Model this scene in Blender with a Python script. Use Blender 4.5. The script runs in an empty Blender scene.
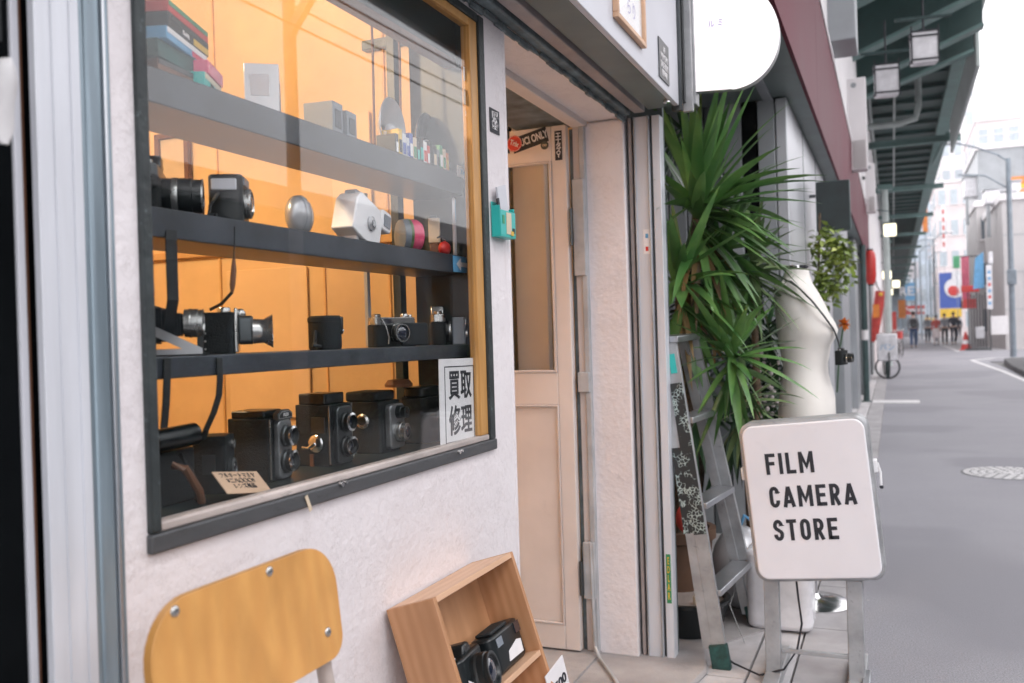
import bpy, bmesh, math, random
from mathutils import Vector, Matrix, Euler
random.seed(7)
rad = math.radians
SC = bpy.context.scene
COL = SC.collection
PI = math.pi

# ------------------------------------------------------------------ camera
F_PX = 900.0; ROLL = 0.03; EYE = 1.15
TH = math.atan(381.3/F_PX); PT = math.atan(4.07/F_PX)
R0 = Vector((math.cos(TH), math.sin(TH), 0)); F0 = Vector((-math.sin(TH), math.cos(TH), 0)); ZU = Vector((0, 0, 1))
CF = F0*math.cos(PT)-ZU*math.sin(PT); U0 = F0*math.sin(PT)+ZU*math.cos(PT)
CR = R0*math.cos(ROLL)-U0*math.sin(ROLL); CU = R0*math.sin(ROLL)+U0*math.cos(ROLL)
cam_d = bpy.data.cameras.new('camera'); cam = bpy.data.objects.new('camera', cam_d); COL.objects.link(cam)
cam_d.sensor_width = 36; cam_d.lens = F_PX/1024*36; cam_d.clip_start = .05; cam_d.clip_end = 3000
cm = Matrix.Identity(4)
for i in range(3):
    cm[i][0] = CR[i]; cm[i][1] = CU[i]; cm[i][2] = -CF[i]
cm[2][3] = EYE
cam.matrix_world = cm
cam_d.dof.use_dof = True; cam_d.dof.focus_distance = 2.0; cam_d.dof.aperture_fstop = 4.6
SC.camera = cam

def ray(px, py):
    return CF+CR*((px-512)/F_PX)+CU*((341.5-py)/F_PX)
def onX(px, py, k):
    d = ray(px, py); return Vector((0, 0, EYE))+d*(k/d.x)
def onY(px, py, k):
    d = ray(px, py); return Vector((0, 0, EYE))+d*(k/d.y)
def onZ(px, py, k=0.):
    d = ray(px, py); return Vector((0, 0, EYE))+d*((k-EYE)/d.z)

# ------------------------------------------------------------------ materials
MATS = {}
def newmat(name):
    m = bpy.data.materials.new(name); m.use_nodes = True
    nt = m.node_tree; b = nt.nodes['Principled BSDF']
    MATS[name] = m
    return m, nt, b
def N(nt, t, **kw):
    n = nt.nodes.new(t)
    for k, v in kw.items():
        if k in n.inputs.keys(): n.inputs[k].default_value = v
        else: setattr(n, k, v)
    return n
def mixcol(nt, fac, a, b):
    n = nt.nodes.new('ShaderNodeMix'); n.data_type = 'RGBA'
    if hasattr(fac, 'links'): nt.links.new(fac, n.inputs[0])
    else: n.inputs[0].default_value = fac
    for i, c in ((6, a), (7, b)):
        if hasattr(c, 'links'): nt.links.new(c, n.inputs[i])
        else: n.inputs[i].default_value = (*c, 1)
    return n.outputs[2]
def ramp(nt, src, lo, hi):
    n = nt.nodes.new('ShaderNodeMapRange'); n.inputs[1].default_value = lo; n.inputs[2].default_value = hi
    nt.links.new(src, n.inputs[0]); return n.outputs[0]
def mk(name, col, rough=.5, metal=0, var=.12, vs=6., bump=0., bs=80., col2=None, spec=.5, coat=0, dirt=0., stretch=None):
    m, nt, b = newmat(name)
    tc = N(nt, 'ShaderNodeTexCoord'); src = tc.outputs['Object']
    if stretch:
        mp = N(nt, 'ShaderNodeMapping'); mp.inputs['Scale'].default_value = stretch
        nt.links.new(src, mp.inputs[0]); src = mp.outputs[0]
    nz = N(nt, 'ShaderNodeTexNoise', Scale=vs, Detail=6., Roughness=.6); nt.links.new(src, nz.inputs['Vector'])
    c2 = col2 if col2 else tuple(max(0, c*(1-var*2)) for c in col)
    c1 = col if col2 else tuple(min(1, c*(1+var*.6)) for c in col)
    out = mixcol(nt, ramp(nt, nz.outputs[0], .35, .68), c2, c1)
    if dirt:
        n2 = N(nt, 'ShaderNodeTexNoise', Scale=vs*5, Detail=8., Roughness=.7); nt.links.new(src, n2.inputs['Vector'])
        out = mixcol(nt, ramp(nt, n2.outputs[0], .60, .74), out, tuple(c*(1-dirt) for c in col))
    nt.links.new(out, b.inputs['Base Color'])
    rr = N(nt, 'ShaderNodeMapRange'); rr.inputs[3].default_value = max(.03, rough-.08); rr.inputs[4].default_value = min(1, rough+.1)
    nt.links.new(nz.outputs[0], rr.inputs[0]); nt.links.new(rr.outputs[0], b.inputs['Roughness'])
    b.inputs['Metallic'].default_value = metal; b.inputs['Specular IOR Level'].default_value = spec
    b.inputs['Coat Weight'].default_value = coat
    if bump:
        n3 = N(nt, 'ShaderNodeTexNoise', Scale=bs, Detail=5.); nt.links.new(src, n3.inputs['Vector'])
        bp = N(nt, 'ShaderNodeBump', Strength=bump, Distance=.004); nt.links.new(n3.outputs[0], bp.inputs['Height'])
        nt.links.new(bp.outputs[0], b.inputs['Normal'])
    return m
def emis(name, col, s):
    m, nt, b = newmat(name); b.inputs['Base Color'].default_value = (*col, 1)
    b.inputs['Emission Color'].default_value = (*col, 1); b.inputs['Emission Strength'].default_value = s
    return m
def glassmat(name, k=1.8, tint=(.97, .98, .98)):
    m, nt, b = newmat(name); nt.nodes.remove(b)
    ge = N(nt, 'ShaderNodeNewGeometry'); dt = N(nt, 'ShaderNodeVectorMath', operation='DOT_PRODUCT'); nt.links.new(ge.outputs['Normal'], dt.inputs[0]); nt.links.new(ge.outputs['Incoming'], dt.inputs[1])
    def mth(op, x, y=None):
        n = N(nt, 'ShaderNodeMath', operation=op)
        for i, q in enumerate((x, y)):
            if q is None: continue
            if hasattr(q, 'links'): nt.links.new(q, n.inputs[i])
            else: n.inputs[i].default_value = q
        return n.outputs[0]
    o5 = mth('POWER', mth('SUBTRACT', 1., mth('ABSOLUTE', dt.outputs['Value'])), 5.)
    mu = N(nt, 'ShaderNodeMath', operation='MULTIPLY'); mu.inputs[1].default_value = k; mu.use_clamp = True
    nt.links.new(mth('ADD', mth('MULTIPLY', o5, .96), .04), mu.inputs[0])
    t = N(nt, 'ShaderNodeBsdfTransparent'); t.inputs[0].default_value = (*tint, 1)
    g = N(nt, 'ShaderNodeBsdfGlossy'); g.inputs['Roughness'].default_value = .0; g.inputs[0].default_value = (1, 1, 1, 1)
    mx = N(nt, 'ShaderNodeMixShader'); nt.links.new(mu.outputs[0], mx.inputs[0]); nt.links.new(t.outputs[0], mx.inputs[1]); nt.links.new(g.outputs[0], mx.inputs[2])
    nt.links.new(mx.outputs[0], nt.nodes['Material Output'].inputs[0])
    return m

def stucco():
    m, nt, b = newmat('white_stucco')
    tc = N(nt, 'ShaderNodeTexCoord'); src = tc.outputs['Object']
    a = N(nt, 'ShaderNodeTexNoise', Scale=9., Detail=8., Roughness=.65); nt.links.new(src, a.inputs['Vector'])
    c = N(nt, 'ShaderNodeTexNoise', Scale=60., Detail=4.); nt.links.new(src, c.inputs['Vector'])
    v = N(nt, 'ShaderNodeTexVoronoi', Scale=38.); nt.links.new(src, v.inputs['Vector'])
    d = N(nt, 'ShaderNodeTexNoise', Scale=2.2, Detail=8., Roughness=.7); nt.links.new(src, d.inputs['Vector'])
    e = N(nt, 'ShaderNodeTexNoise', Scale=45., Detail=8., Roughness=.8); nt.links.new(src, e.inputs['Vector'])
    base = mixcol(nt, ramp(nt, d.outputs[0], .3, .7), (.70, .655, .67), (.80, .76, .775))
    base = mixcol(nt, ramp(nt, e.outputs[0], .70, .80), base, (.42, .38, .37))
    mp = N(nt, 'ShaderNodeMapping'); mp.inputs['Scale'].default_value = (14, 14, 1.1); nt.links.new(src, mp.inputs[0])
    sk = N(nt, 'ShaderNodeTexNoise', Scale=1.6, Detail=6., Roughness=.7); nt.links.new(mp.outputs[0], sk.inputs['Vector'])
    base = mixcol(nt, ramp(nt, sk.outputs[0], .60, .85), base, (.60, .55, .54))
    wv = N(nt, 'ShaderNodeTexNoise', Scale=3.1, Detail=9., Roughness=.75); nt.links.new(src, wv.inputs['Vector'])
    ab = N(nt, 'ShaderNodeMath', operation='SUBTRACT'); ab.inputs[1].default_value = .5; nt.links.new(wv.outputs[0], ab.inputs[0])
    a2 = N(nt, 'ShaderNodeMath', operation='ABSOLUTE'); nt.links.new(ab.outputs[0], a2.inputs[0])
    base = mixcol(nt, ramp(nt, a2.outputs[0], .0035, .0015), base, (.60, .555, .56))
    nt.links.new(base, b.inputs['Base Color']); b.inputs['Roughness'].default_value = .62
    s = N(nt, 'ShaderNodeMath', operation='ADD'); nt.links.new(a.outputs[0], s.inputs[0])
    s2 = N(nt, 'ShaderNodeMath', operation='MULTIPLY'); s2.inputs[1].default_value = .35; nt.links.new(c.outputs[0], s2.inputs[0])
    nt.links.new(s2.outputs[0], s.inputs[1])
    bp = N(nt, 'ShaderNodeBump', Strength=.5, Distance=.013); nt.links.new(s.outputs[0], bp.inputs['Height'])
    nt.links.new(bp.outputs[0], b.inputs['Normal'])
    return m
def woodmat(name, c1, c2, stretch=(1, 1, 1), scale=6., rough=.45, dist=3., rings=False, coat=0.):
    m, nt, b = newmat(name)
    tc = N(nt, 'ShaderNodeTexCoord'); mp = N(nt, 'ShaderNodeMapping'); mp.inputs['Scale'].default_value = stretch
    nt.links.new(tc.outputs['Object'], mp.inputs[0])
    w = N(nt, 'ShaderNodeTexWave', Scale=scale, Distortion=dist, Detail=1.5 if name == 'plywood' else 3.)
    w.inputs['Detail Scale'].default_value = .55 if name == 'plywood' else 1.2
    if name == 'plywood': w.bands_direction = 'Y'
    if rings: w.wave_type = 'RINGS'; w.rings_direction = 'X'
    nt.links.new(mp.outputs[0], w.inputs['Vector'])
    n = N(nt, 'ShaderNodeTexNoise', Scale=5., Detail=5.); nt.links.new(mp.outputs[0], n.inputs['Vector'])
    col = mixcol(nt, w.outputs['Fac'], c1, c2)
    col = mixcol(nt, ramp(nt, n.outputs[0], .35, .75), col, tuple(x*.8 for x in c1))
    nt.links.new(col, b.inputs['Base Color']); b.inputs['Roughness'].default_value = rough; b.inputs['Coat Weight'].default_value = coat
    b.inputs['Coat Roughness'].default_value = .2
    return m
def asphalt():
    m, nt, b = newmat('asphalt')
    tc = N(nt, 'ShaderNodeTexCoord'); src = tc.outputs['Object']
    a = N(nt, 'ShaderNodeTexNoise', Scale=170., Detail=3.); nt.links.new(src, a.inputs['Vector'])
    d = N(nt, 'ShaderNodeTexNoise', Scale=.9, Detail=7., Roughness=.65); nt.links.new(src, d.inputs['Vector'])
    v = N(nt, 'ShaderNodeTexVoronoi', Scale=7.); nt.links.new(src, v.inputs['Vector'])
    base = mixcol(nt, ramp(nt, d.outputs[0], .3, .7), (.27, .265, .295), (.335, .33, .36))
    base = mixcol(nt, ramp(nt, a.outputs[0], .35, .65), tuple(x for x in (.20, .198, .215)), base)
    base = mixcol(nt, ramp(nt, v.outputs['Distance'], .05, .03), base, (.36, .35, .35))
    pn_ = N(nt, 'ShaderNodeTexNoise', Scale=.35, Detail=3.); nt.links.new(src, pn_.inputs['Vector'])
    base = mixcol(nt, ramp(nt, pn_.outputs[0], .52, .56), base, (.215, .212, .235))
    sp_ = N(nt, 'ShaderNodeTexNoise', Scale=11., Detail=5., Roughness=.75); nt.links.new(src, sp_.inputs['Vector'])
    base = mixcol(nt, ramp(nt, sp_.outputs[0], .70, .76), base, (.13, .13, .135))
    v2 = N(nt, 'ShaderNodeTexVoronoi', Scale=26.); nt.links.new(src, v2.inputs['Vector'])
    base = mixcol(nt, ramp(nt, v2.outputs['Distance'], .07, .04), base, (.36, .355, .37))
    nt.links.new(base, b.inputs['Base Color']); b.inputs['Roughness'].default_value = .8
    bp = N(nt, 'ShaderNodeBump', Strength=.5, Distance=.004); nt.links.new(a.outputs[0], bp.inputs['Height']); nt.links.new(bp.outputs[0], b.inputs['Normal'])
    return m
def graffiti():
    m, nt, b = newmat('sprayed_black')
    tc = N(nt, 'ShaderNodeTexCoord'); v = N(nt, 'ShaderNodeTexVoronoi', Scale=85.); v.feature = 'DISTANCE_TO_EDGE'
    nt.links.new(tc.outputs['Object'], v.inputs['Vector'])
    n = N(nt, 'ShaderNodeTexNoise', Scale=30., Detail=4.); nt.links.new(tc.outputs['Object'], n.inputs['Vector'])
    k = ramp(nt, v.outputs['Distance'], .10, .05)
    mu = N(nt, 'ShaderNodeMath', operation='MULTIPLY'); nt.links.new(k, mu.inputs[0]); nt.links.new(ramp(nt, n.outputs[0], .47, .53), mu.inputs[1])
    c = mixcol(nt, mu.outputs[0], (.018, .022, .024), (.42, .52, .50))
    nt.links.new(c, b.inputs['Base Color']); b.inputs['Roughness'].default_value = .45
    return m

stucco(); asphalt(); graffiti()
mk('dark_wood', (.035, .045, .047), .5, var=.5, vs=14, bump=.6, bs=60, col2=(.016, .022, .024), dirt=-3.)
mk('bottom_wood', (.085, .085, .09), .55, var=.4, vs=10, bump=.5, bs=60, col2=(.05, .055, .06), dirt=.7, stretch=(1, .3, 1))
woodmat('orange_wood', (.50, .25, .07), (.62, .34, .11), (8, 8, 1), 4.)
mk('worn_ledge', (.55, .48, .45), .6, var=.2, vs=12, dirt=.5, stretch=(1, .3, 1))
mk('shelf_grey', (.05, .058, .073), .38, var=.25, vs=9, dirt=.3)
mk('case_dark', (.014, .026, .028), .45, var=.25)
mk('room_orange', (.84, .59, .31), .75, var=.14, vs=1.6)
mk('room_board', (.84, .60, .33), .6, var=.05, vs=5)
mk('room_panel', (.74, .45, .19), .6, var=.1)
mk('room_dark', (.06, .04, .03), .7)
mk('cream_paint', (.74, .67, .64), .5, var=.05, vs=4, bump=.15, bs=30, dirt=.12)
mk('cream_edge', (.62, .56, .54), .5, var=.05)
mk('grey_paint', (.46, .47, .49), .5, var=.15, vs=7, dirt=.35)
mk('bluegrey_paint', (.17, .21, .225), .55, var=.3, vs=12, dirt=.4, bump=.4, bs=40)
mk('pinkgrey_beam', (.36, .31, .30), .55, var=.12, dirt=.3)
mk('soffit_grey', (.15, .19, .185), .38, var=.18, vs=3)
mk('fascia_white', (.60, .61, .66), .42, var=.05, vs=3)
mk('alu', (.55, .57, .60), .32, metal=.85, var=.12, vs=5, stretch=(1, 1, .1), bump=.1)
mk('alu_white', (.66, .68, .73), .38, metal=.1, var=.07, vs=5, stretch=(4, 4, .3))
mk('alu_blue', (.27, .34, .39), .3, metal=.45, var=.18, vs=5, stretch=(6, 6, .4))
mk('alu_dull', (.43, .44, .455), .42, metal=.35, var=.15, vs=9, dirt=.5)
mk('chrome', (.72, .72, .72), .14, metal=1, var=.05)
mk('steel_dark', (.10, .11, .115), .35, metal=.8)
mk('black_plastic', (.009, .013, .015), .33, var=.2)
mk('black_leather', (.009, .013, .015), .55, var=.25, vs=30, bump=.6, bs=500, spec=.3)
mk('black_strap', (.012, .015, .017), .7, var=.2)
mk('black_gap', (.006, .007, .008), .8, spec=0.)  # flat black colour stands in for shade inside slots and gaps
mk('silver', (.52, .52, .51), .26, metal=.9, var=.1)
mk('white_plastic', (.86, .85, .87), .32, var=.04)
mk('oldsilver', (.52, .52, .54), .32, metal=.4, var=.08)
mk('grey_plastic', (.22, .25, .29), .4)
mk('pink_plastic', (.75, .10, .20), .25, var=.08, coat=.4)
mk('red', (.60, .035, .03), .35, var=.1)
mk('red_cloth', (.55, .06, .05), .75, var=.15)
mk('cream_card', (.68, .56, .42), .6, var=.06)
mk('green', (.04, .28, .12), .4); mk('yellow', (.78, .50, .04), .4); mk('blue', (.04, .10, .42), .4)
mk('teal', (.03, .46, .42), .35, var=.06); mk('skyblue', (.12, .36, .62), .45); mk('orange', (.72, .22, .03), .4)
mk('paper', (.78, .76, .77), .7, var=.04, vs=10); mk('kraft', (.66, .45, .31), .7, var=.06)
mk('ink', (.02, .022, .03), .6); mk('purple_ink', (.34, .30, .55), .6)
mk('leather_brown', (.16, .07, .035), .5)
mk('trunk', (.16, .11, .07), .85, var=.3, vs=40, bump=1., bs=120)
woodmat('plywood', (.66, .325, .095), (.72, .375, .115), (.2, 4, 1.9), 2.4, .36, 10., coat=.12)
woodmat('box_wood', (.46, .225, .105), (.55, .29, .15), (3, 3, .8), 5., .5, 3.)
woodmat('box_wood_light', (.66, .40, .25), (.74, .48, .32), (2, .6, 2), 5., .5, 3.)
mk('tube_beige', (.46, .40, .37), .38, var=.05, coat=.3)
mk('concrete', (.38, .36, .36), .8, var=.18, vs=3, bump=.35, bs=120, dirt=.3)
mk('slab', (.53, .51, .52), .8, var=.14, vs=5, bump=.3, bs=160, dirt=.25)
mk('kerb_stone', (.38, .365, .375), .8, var=.14, vs=4, bump=.3, bs=160, dirt=.3)
mk('ground_mat', (.2, .2, .2), .9)
mk('road_paint', (.66, .65, .66), .7, var=.1, vs=20, dirt=.4)
mk('mannequin_cloth', (.82, .785, .74), .75, var=.04, vs=6, bump=.15, bs=700)
mk('sign_face', (.83, .81, .84), .3, var=.03, vs=3, dirt=.10)
mk('maroon', (.13, .020, .035), .45, var=.10, vs=.4, spec=.05)
mk('maroon_light', (.27, .10, .12), .2, var=.2, vs=1.2)
mk('panel_grey', (.34, .36, .38), .35, metal=.2, var=.08, vs=2)
mk('panel_light', (.52, .53, .56), .3, metal=.2, var=.06, vs=2)
mk('panel_dark', (.14, .155, .165), .4, metal=.2, var=.12, vs=4)
mk('viaduct_green', (.016, .055, .052), .55, var=.2, vs=1.5, dirt=.3)
mk('viaduct_beam', (.12, .21, .20), .5, var=.15, vs=2)
mk('viaduct_light', (.42, .47, .46), .5, var=.1, vs=2)
mk('pole_green', (.045, .085, .085), .4, var=.2)
mk('pole_grey', (.22, .26, .30), .4, metal=.3)
mk('dark_paving', (.11, .11, .115), .85, var=.15, vs=3, dirt=.2)
mk('lens_board', (.24, .25, .26), .38, metal=.6, var=.2, vs=20)
mk('timber_dark', (.030, .032, .033), .8, var=.3, vs=3, spec=.15)
mk('facade_grey', (.52, .50, .50), .7, var=.06, vs=1)
mk('facade_pale', (.80, .77, .78), .7, var=.06, vs=.6)
mk('facade_pink', (.78, .69, .69), .7, var=.06, vs=.6)
mk('facade_blue', (.60, .69, .78), .6, var=.1, vs=.6)
mk('window_dark', (.10, .13, .16), .15, spec=.6)
mk('window_pale', (.50, .57, .62), .2, spec=.6)
mk('skin', (.58, .36, .27), .6, var=.05); mk('hair', (.02, .016, .014), .6)
mk('denim', (.03, .08, .20), .8); mk('navy', (.025, .035, .06), .8); mk('cloth_grey', (.26, .27, .30), .85); mk('cloth_white', (.72, .71, .72), .85)
mk('black_gap2', (.006,.007,.008), .8)
mk('white_gloss', (.75, .74, .77), .25)
mk('teal_rubber', (.02, .085, .078), .7, var=.3, vs=30, dirt=.7)
mk('terracotta', (.17, .095, .06), .8)
glassmat('pane_glass', .88); glassmat('door_glass', .8)
m, nt, b = newmat('lens_glass'); b.inputs['Base Color'].default_value = (.012, .016, .03, 1); b.inputs['Roughness'].default_value = .03; b.inputs['Coat Weight'].default_value = 1; b.inputs['Specular IOR Level'].default_value = 1.
emis('lamp_white', (1, .90, .66), 1.1); emis('sign_lit', (1, .95, .955), .30); emis('shade_lit', (1, .86, .66), 1.5); emis('bulb', (1, .72, .42), 14.)
def leafmat(name, c1, c2):
    m, nt, b = newmat(name)
    tc = N(nt, 'ShaderNodeTexCoord'); n = N(nt, 'ShaderNodeTexNoise', Scale=7., Detail=4.); nt.links.new(tc.outputs['Object'], n.inputs['Vector'])
    g = N(nt, 'ShaderNodeNewGeometry')
    c = mixcol(nt, ramp(nt, n.outputs[0], .35, .65), c1, c2)
    c = mixcol(nt, ramp(nt, g.outputs['Random Per Island'], 0, 1), tuple(x*.55 for x in c1), c)
    nt.links.new(c, b.inputs['Base Color']); b.inputs['Roughness'].default_value = .38
    b.inputs['Transmission Weight'].default_value = 0.0; b.inputs['Subsurface Weight'].default_value = 0
    return m
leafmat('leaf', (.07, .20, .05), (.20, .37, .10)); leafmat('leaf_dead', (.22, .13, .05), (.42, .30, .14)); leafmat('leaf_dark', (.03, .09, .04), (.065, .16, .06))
leafmat('leaf_yellow', (.19, .30, .05), (.42, .46, .10)); leafmat('leaf_pale', (.14, .24, .10), (.30, .36, .16))

# ------------------------------------------------------------------ mesh builder
class MB:
    def __init__(s): s.bm = bmesh.new(); s.mi = 0
    def face(s, vs):
        try:
            f = s.bm.faces.new(vs); f.material_index = s.mi; return f
        except ValueError: return None
    def box(s, x0, x1, y0, y1, z0, z1, M=None):
        c = [Vector((x, y, z)) for x in (x0, x1) for y in (y0, y1) for z in (z0, z1)]
        if M is not None: c = [M @ v for v in c]
        v = [s.bm.verts.new(p) for p in c]
        for q in ((0, 1, 3, 2), (4, 6, 7, 5), (0, 4, 5, 1), (2, 3, 7, 6), (0, 2, 6, 4), (1, 5, 7, 3)): s.face([v[i] for i in q])
        return s
    def ring(s, c, ax, r, seg, ry=None):
        ax = Vector(ax).normalized(); t = Vector((0, 0, 1)) if abs(ax.z) < .9 else Vector((1, 0, 0))
        u = ax.cross(t).normalized(); w = ax.cross(u)
        ry = r if ry is None else ry
        return [s.bm.verts.new(Vector(c)+u*(r*math.cos(2*PI*i/seg))+w*(ry*math.sin(2*PI*i/seg))) for i in range(seg)]
    def bridge(s, a, b):
        n = len(a)
        for i in range(n): s.face([a[i], a[(i+1) % n], b[(i+1) % n], b[i]])
    def cyl(s, p, q, r, r2=None, seg=16):
        r2 = r if r2 is None else r2; p = Vector(p); q = Vector(q)
        a = s.ring(p, q-p, r, seg); b = s.ring(q, q-p, r2, seg); s.bridge(a, b); s.face(a[::-1]); s.face(b); return s
    def lathe(s, prof, o=(0, 0, 0), ax=(0, 0, 1), seg=24, cap=True):
        o = Vector(o); ax = Vector(ax).normalized(); rs = [s.ring(o+ax*h, ax, max(r, 1e-4), seg) for r, h in prof]
        for a, b in zip(rs, rs[1:]): s.bridge(a, b)
        if cap: s.face(rs[0][::-1]); s.face(rs[-1])
        return s
    def tube(s, pts, r, seg=8):
        pts = [Vector(p) for p in pts]; rs = []
        for i, p in enumerate(pts):
            d = (pts[min(i+1, len(pts)-1)]-pts[max(i-1, 0)])
            rs.append(s.ring(p, d, r(i/(len(pts)-1)) if callable(r) else r, seg))
        for a, b in zip(rs, rs[1:]):
            # match rotation
            k = min(range(len(b)), key=lambda j: (b[j].co-a[0].co).length); b2 = b[k:]+b[:k]; s.bridge(a, b2); b[:] = b2
        s.face(rs[0][::-1]); s.face(rs[-1]); return s
    def prism(s, poly, o, ux, uy, depth):
        o = Vector(o); ux = Vector(ux); uy = Vector(uy); n = ux.cross(uy).normalized()
        a = [s.bm.verts.new(o+ux*x+uy*y) for x, y in poly]; b = [s.bm.verts.new(o+ux*x+uy*y+n*depth) for x, y in poly]
        s.bridge(a, b); s.face(a[::-1]); s.face(b); return s
    def ribbon(s, pts, side, w, th=.0015):
        rows = []
        for i, p in enumerate(pts):
            p = Vector(p); sd = Vector(side(i/(len(pts)-1)) if callable(side) else side).normalized()
            d = (Vector(pts[min(i+1, len(pts)-1)])-Vector(pts[max(i-1, 0)])).normalized(); n = sd.cross(d)
            rows.append([s.bm.verts.new(p+sd*w/2+n*th/2), s.bm.verts.new(p-sd*w/2+n*th/2), s.bm.verts.new(p-sd*w/2-n*th/2), s.bm.verts.new(p+sd*w/2-n*th/2)])
        for a, b in zip(rows, rows[1:]): s.bridge(a, b)
        s.face(rows[0][::-1]); s.face(rows[-1]); return s
    def sph(s, c, r, sc=(1, 1, 1), seg=16, rings=10):
        M = Matrix.Translation(c) @ Matrix.Diagonal((r*sc[0], r*sc[1], r*sc[2], 1))
        ret = bmesh.ops.create_uvsphere(s.bm, u_segments=seg, v_segments=rings, radius=1, matrix=M)
        for v in ret['verts']:
            for f in v.link_faces: f.material_index = s.mi
        return s
    def build(s, name, mat, parent=None, smooth=False, bevel=0, segs=2, angle=40, M=None, sub=0):
        bmesh.ops.recalc_face_normals(s.bm, faces=s.bm.faces)
        me = bpy.data.meshes.new(name); s.bm.to_mesh(me); s.bm.free()
        for m in (mat if isinstance(mat, (list, tuple)) else [mat]): me.materials.append(MATS[m])
        o = bpy.data.objects.new(name, me); COL.objects.link(o)
        if parent: o.parent = parent
        if M is not None: o.matrix_basis = M
        if sub:
            mo = o.modifiers.new('s', 'SUBSURF'); mo.levels = sub; mo.render_levels = sub
        if bevel:
            mo = o.modifiers.new('b', 'BEVEL'); mo.width = bevel; mo.segments = segs; mo.limit_method = 'ANGLE'; mo.angle_limit = rad(40)
            smooth = True
        if smooth:
            me.shade_smooth(); me.set_sharp_from_angle(angle=rad(angle))
        return o
def tag(o, label, cat, group=None, kind=None):
    if label: o['label'] = label
    if cat: o['category'] = cat
    if group: o['group'] = group
    if kind: o['kind'] = kind
    return o
def thing(name, label, cat, loc=(0, 0, 0), rz=0., group=None, rot=None, M=None):
    o = bpy.data.objects.new(name, None); o.empty_display_size = .05; COL.objects.link(o)
    o.location = loc; o.rotation_euler = rot if rot else (0, 0, rz)
    if M is not None: o.matrix_basis = M
    return tag(o, label, cat, group)
def struct(mb, name, mat, **k):
    o = mb.build(name, mat, **k); o['kind'] = 'structure'; return o
def kids(o): return [c for c in bpy.data.objects if c.parent == o]
def copy_tree(o, parent=None):
    c = o.copy(); COL.objects.link(c); c.parent = parent
    for ch in kids(o): copy_tree(ch, c)
    return c
def BX(x0, x1, y0, y1, z0, z1, name, mat, parent=None, bevel=0, **k):
    return MB().box(x0, x1, y0, y1, z0, z1).build(name, mat, parent, bevel=bevel, **k)
def basis(o, x, y):
    x = Vector(x).normalized(); y = Vector(y).normalized(); z = x.cross(y).normalized(); y = z.cross(x)
    M = Matrix.Identity(4)
    for i in range(3): M[i][0] = x[i]; M[i][1] = y[i]; M[i][2] = z[i]; M[i][3] = Vector(o)[i]
    return M
def text(name, body, size, M, mat, parent=None, ext=.0006, bold=0., sx=1., align='CENTER', spacing=1., line=1., shear=0.):
    cu = bpy.data.curves.new(name, 'FONT'); cu.body = body; cu.size = size; cu.extrude = ext; cu.offset = bold; cu.align_x = align; cu.align_y = 'CENTER'
    cu.space_character = spacing; cu.space_line = line; cu.shear = shear
    ob = bpy.data.objects.new(name, cu); COL.objects.link(ob)
    dg = bpy.context.evaluated_depsgraph_get(); me = bpy.data.meshes.new_from_object(ob.evaluated_get(dg))
    bpy.data.objects.remove(ob); me.transform(Matrix.Diagonal((sx, 1, 1, 1)))
    me.materials.clear(); me.materials.append(MATS[mat]); me.name = name
    o = bpy.data.objects.new(name, me); COL.objects.link(o); o.matrix_basis = M
    if parent: o.parent = parent
    return o
def rrect(w, h, r, n=6, cx=0, cy=0):
    p = []
    for (sx, sy, a0) in ((1, 1, 0), (-1, 1, 90), (-1, -1, 180), (1, -1, 270)):
        for i in range(n+1):
            a = rad(a0+90*i/n); p.append((cx+sx*(w/2-r)+r*math.cos(a), cy+sy*(h/2-r)+r*math.sin(a)))
    return p
FX = ((0, 1, 0), (0, 0, 1))      # text facing +X
FY = ((1, 0, 0), (0, 0, 1))      # text facing -Y

# ------------------------------------------------------------------ ground
struct(MB().box(-300, 300, -60, 500, -.6, -.05), 'ground', 'ground_mat')
struct(MB().box(-.15, 2.62, -8, 260, -.05, 0.), 'road', 'asphalt')
struct(MB().box(2.62, 60, 30.6, 43.6, -.05, -.004), 'cross_road', 'asphalt')
struct(MB().box(2.62, 6, 43.6, 260, -.05, .004), 'side_strip', 'kerb_stone')
mb = MB(); y = -3.0; rnd = random.Random(3)
while y < 60:
    L = .60
    for (xa, xb) in ((-.86, -.475), (-.47, -.335)):
        mb.box(xa, xb-.004, y+.003, y+L-.003, -.05, .004+rnd.uniform(0, .003))
    y += L
struct(mb, 'pavement', 'slab')
mb = MB(); y = -3.0
while y < 60:
    mb.box(-.330, -.152, y+.003, y+.597, -.05, .006); y += .6
struct(mb, 'gutter_kerb', 'kerb_stone')
mb = MB(); mb.prism([(2.45, -8), (6.5, -8), (6.5, 30.3), (3.6, 30.3), (3.1, 30.0), (2.9, 29.2), (2.62, 25.), (2.45, 20)], (0, 0, -.05), (1, 0, 0), (0, 1, 0), .17)
struct(mb, 'far_pavement', 'dark_paving', bevel=.02)
mb = MB(); mb.prism([(2.30, 12), (2.38, 12), (2.42, 24), (2.30, 31.6), (3.1, 33.3), (9, 34.2), (9, 34.35), (3.0, 33.5), (2.19, 31.8), (2.32, 24)], (0, 0, 0), (1, 0, 0), (0, 1, 0), .004)
mb.box(2.44, 2.56, 42, 150, 0, .008)
a = onZ(877, 402); c = onZ(915, 402)
mb.box(-.32, .34, a.y-.25, a.y+.28, .0, .008)
struct(mb, 'road_marking', 'road_paint')
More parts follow.
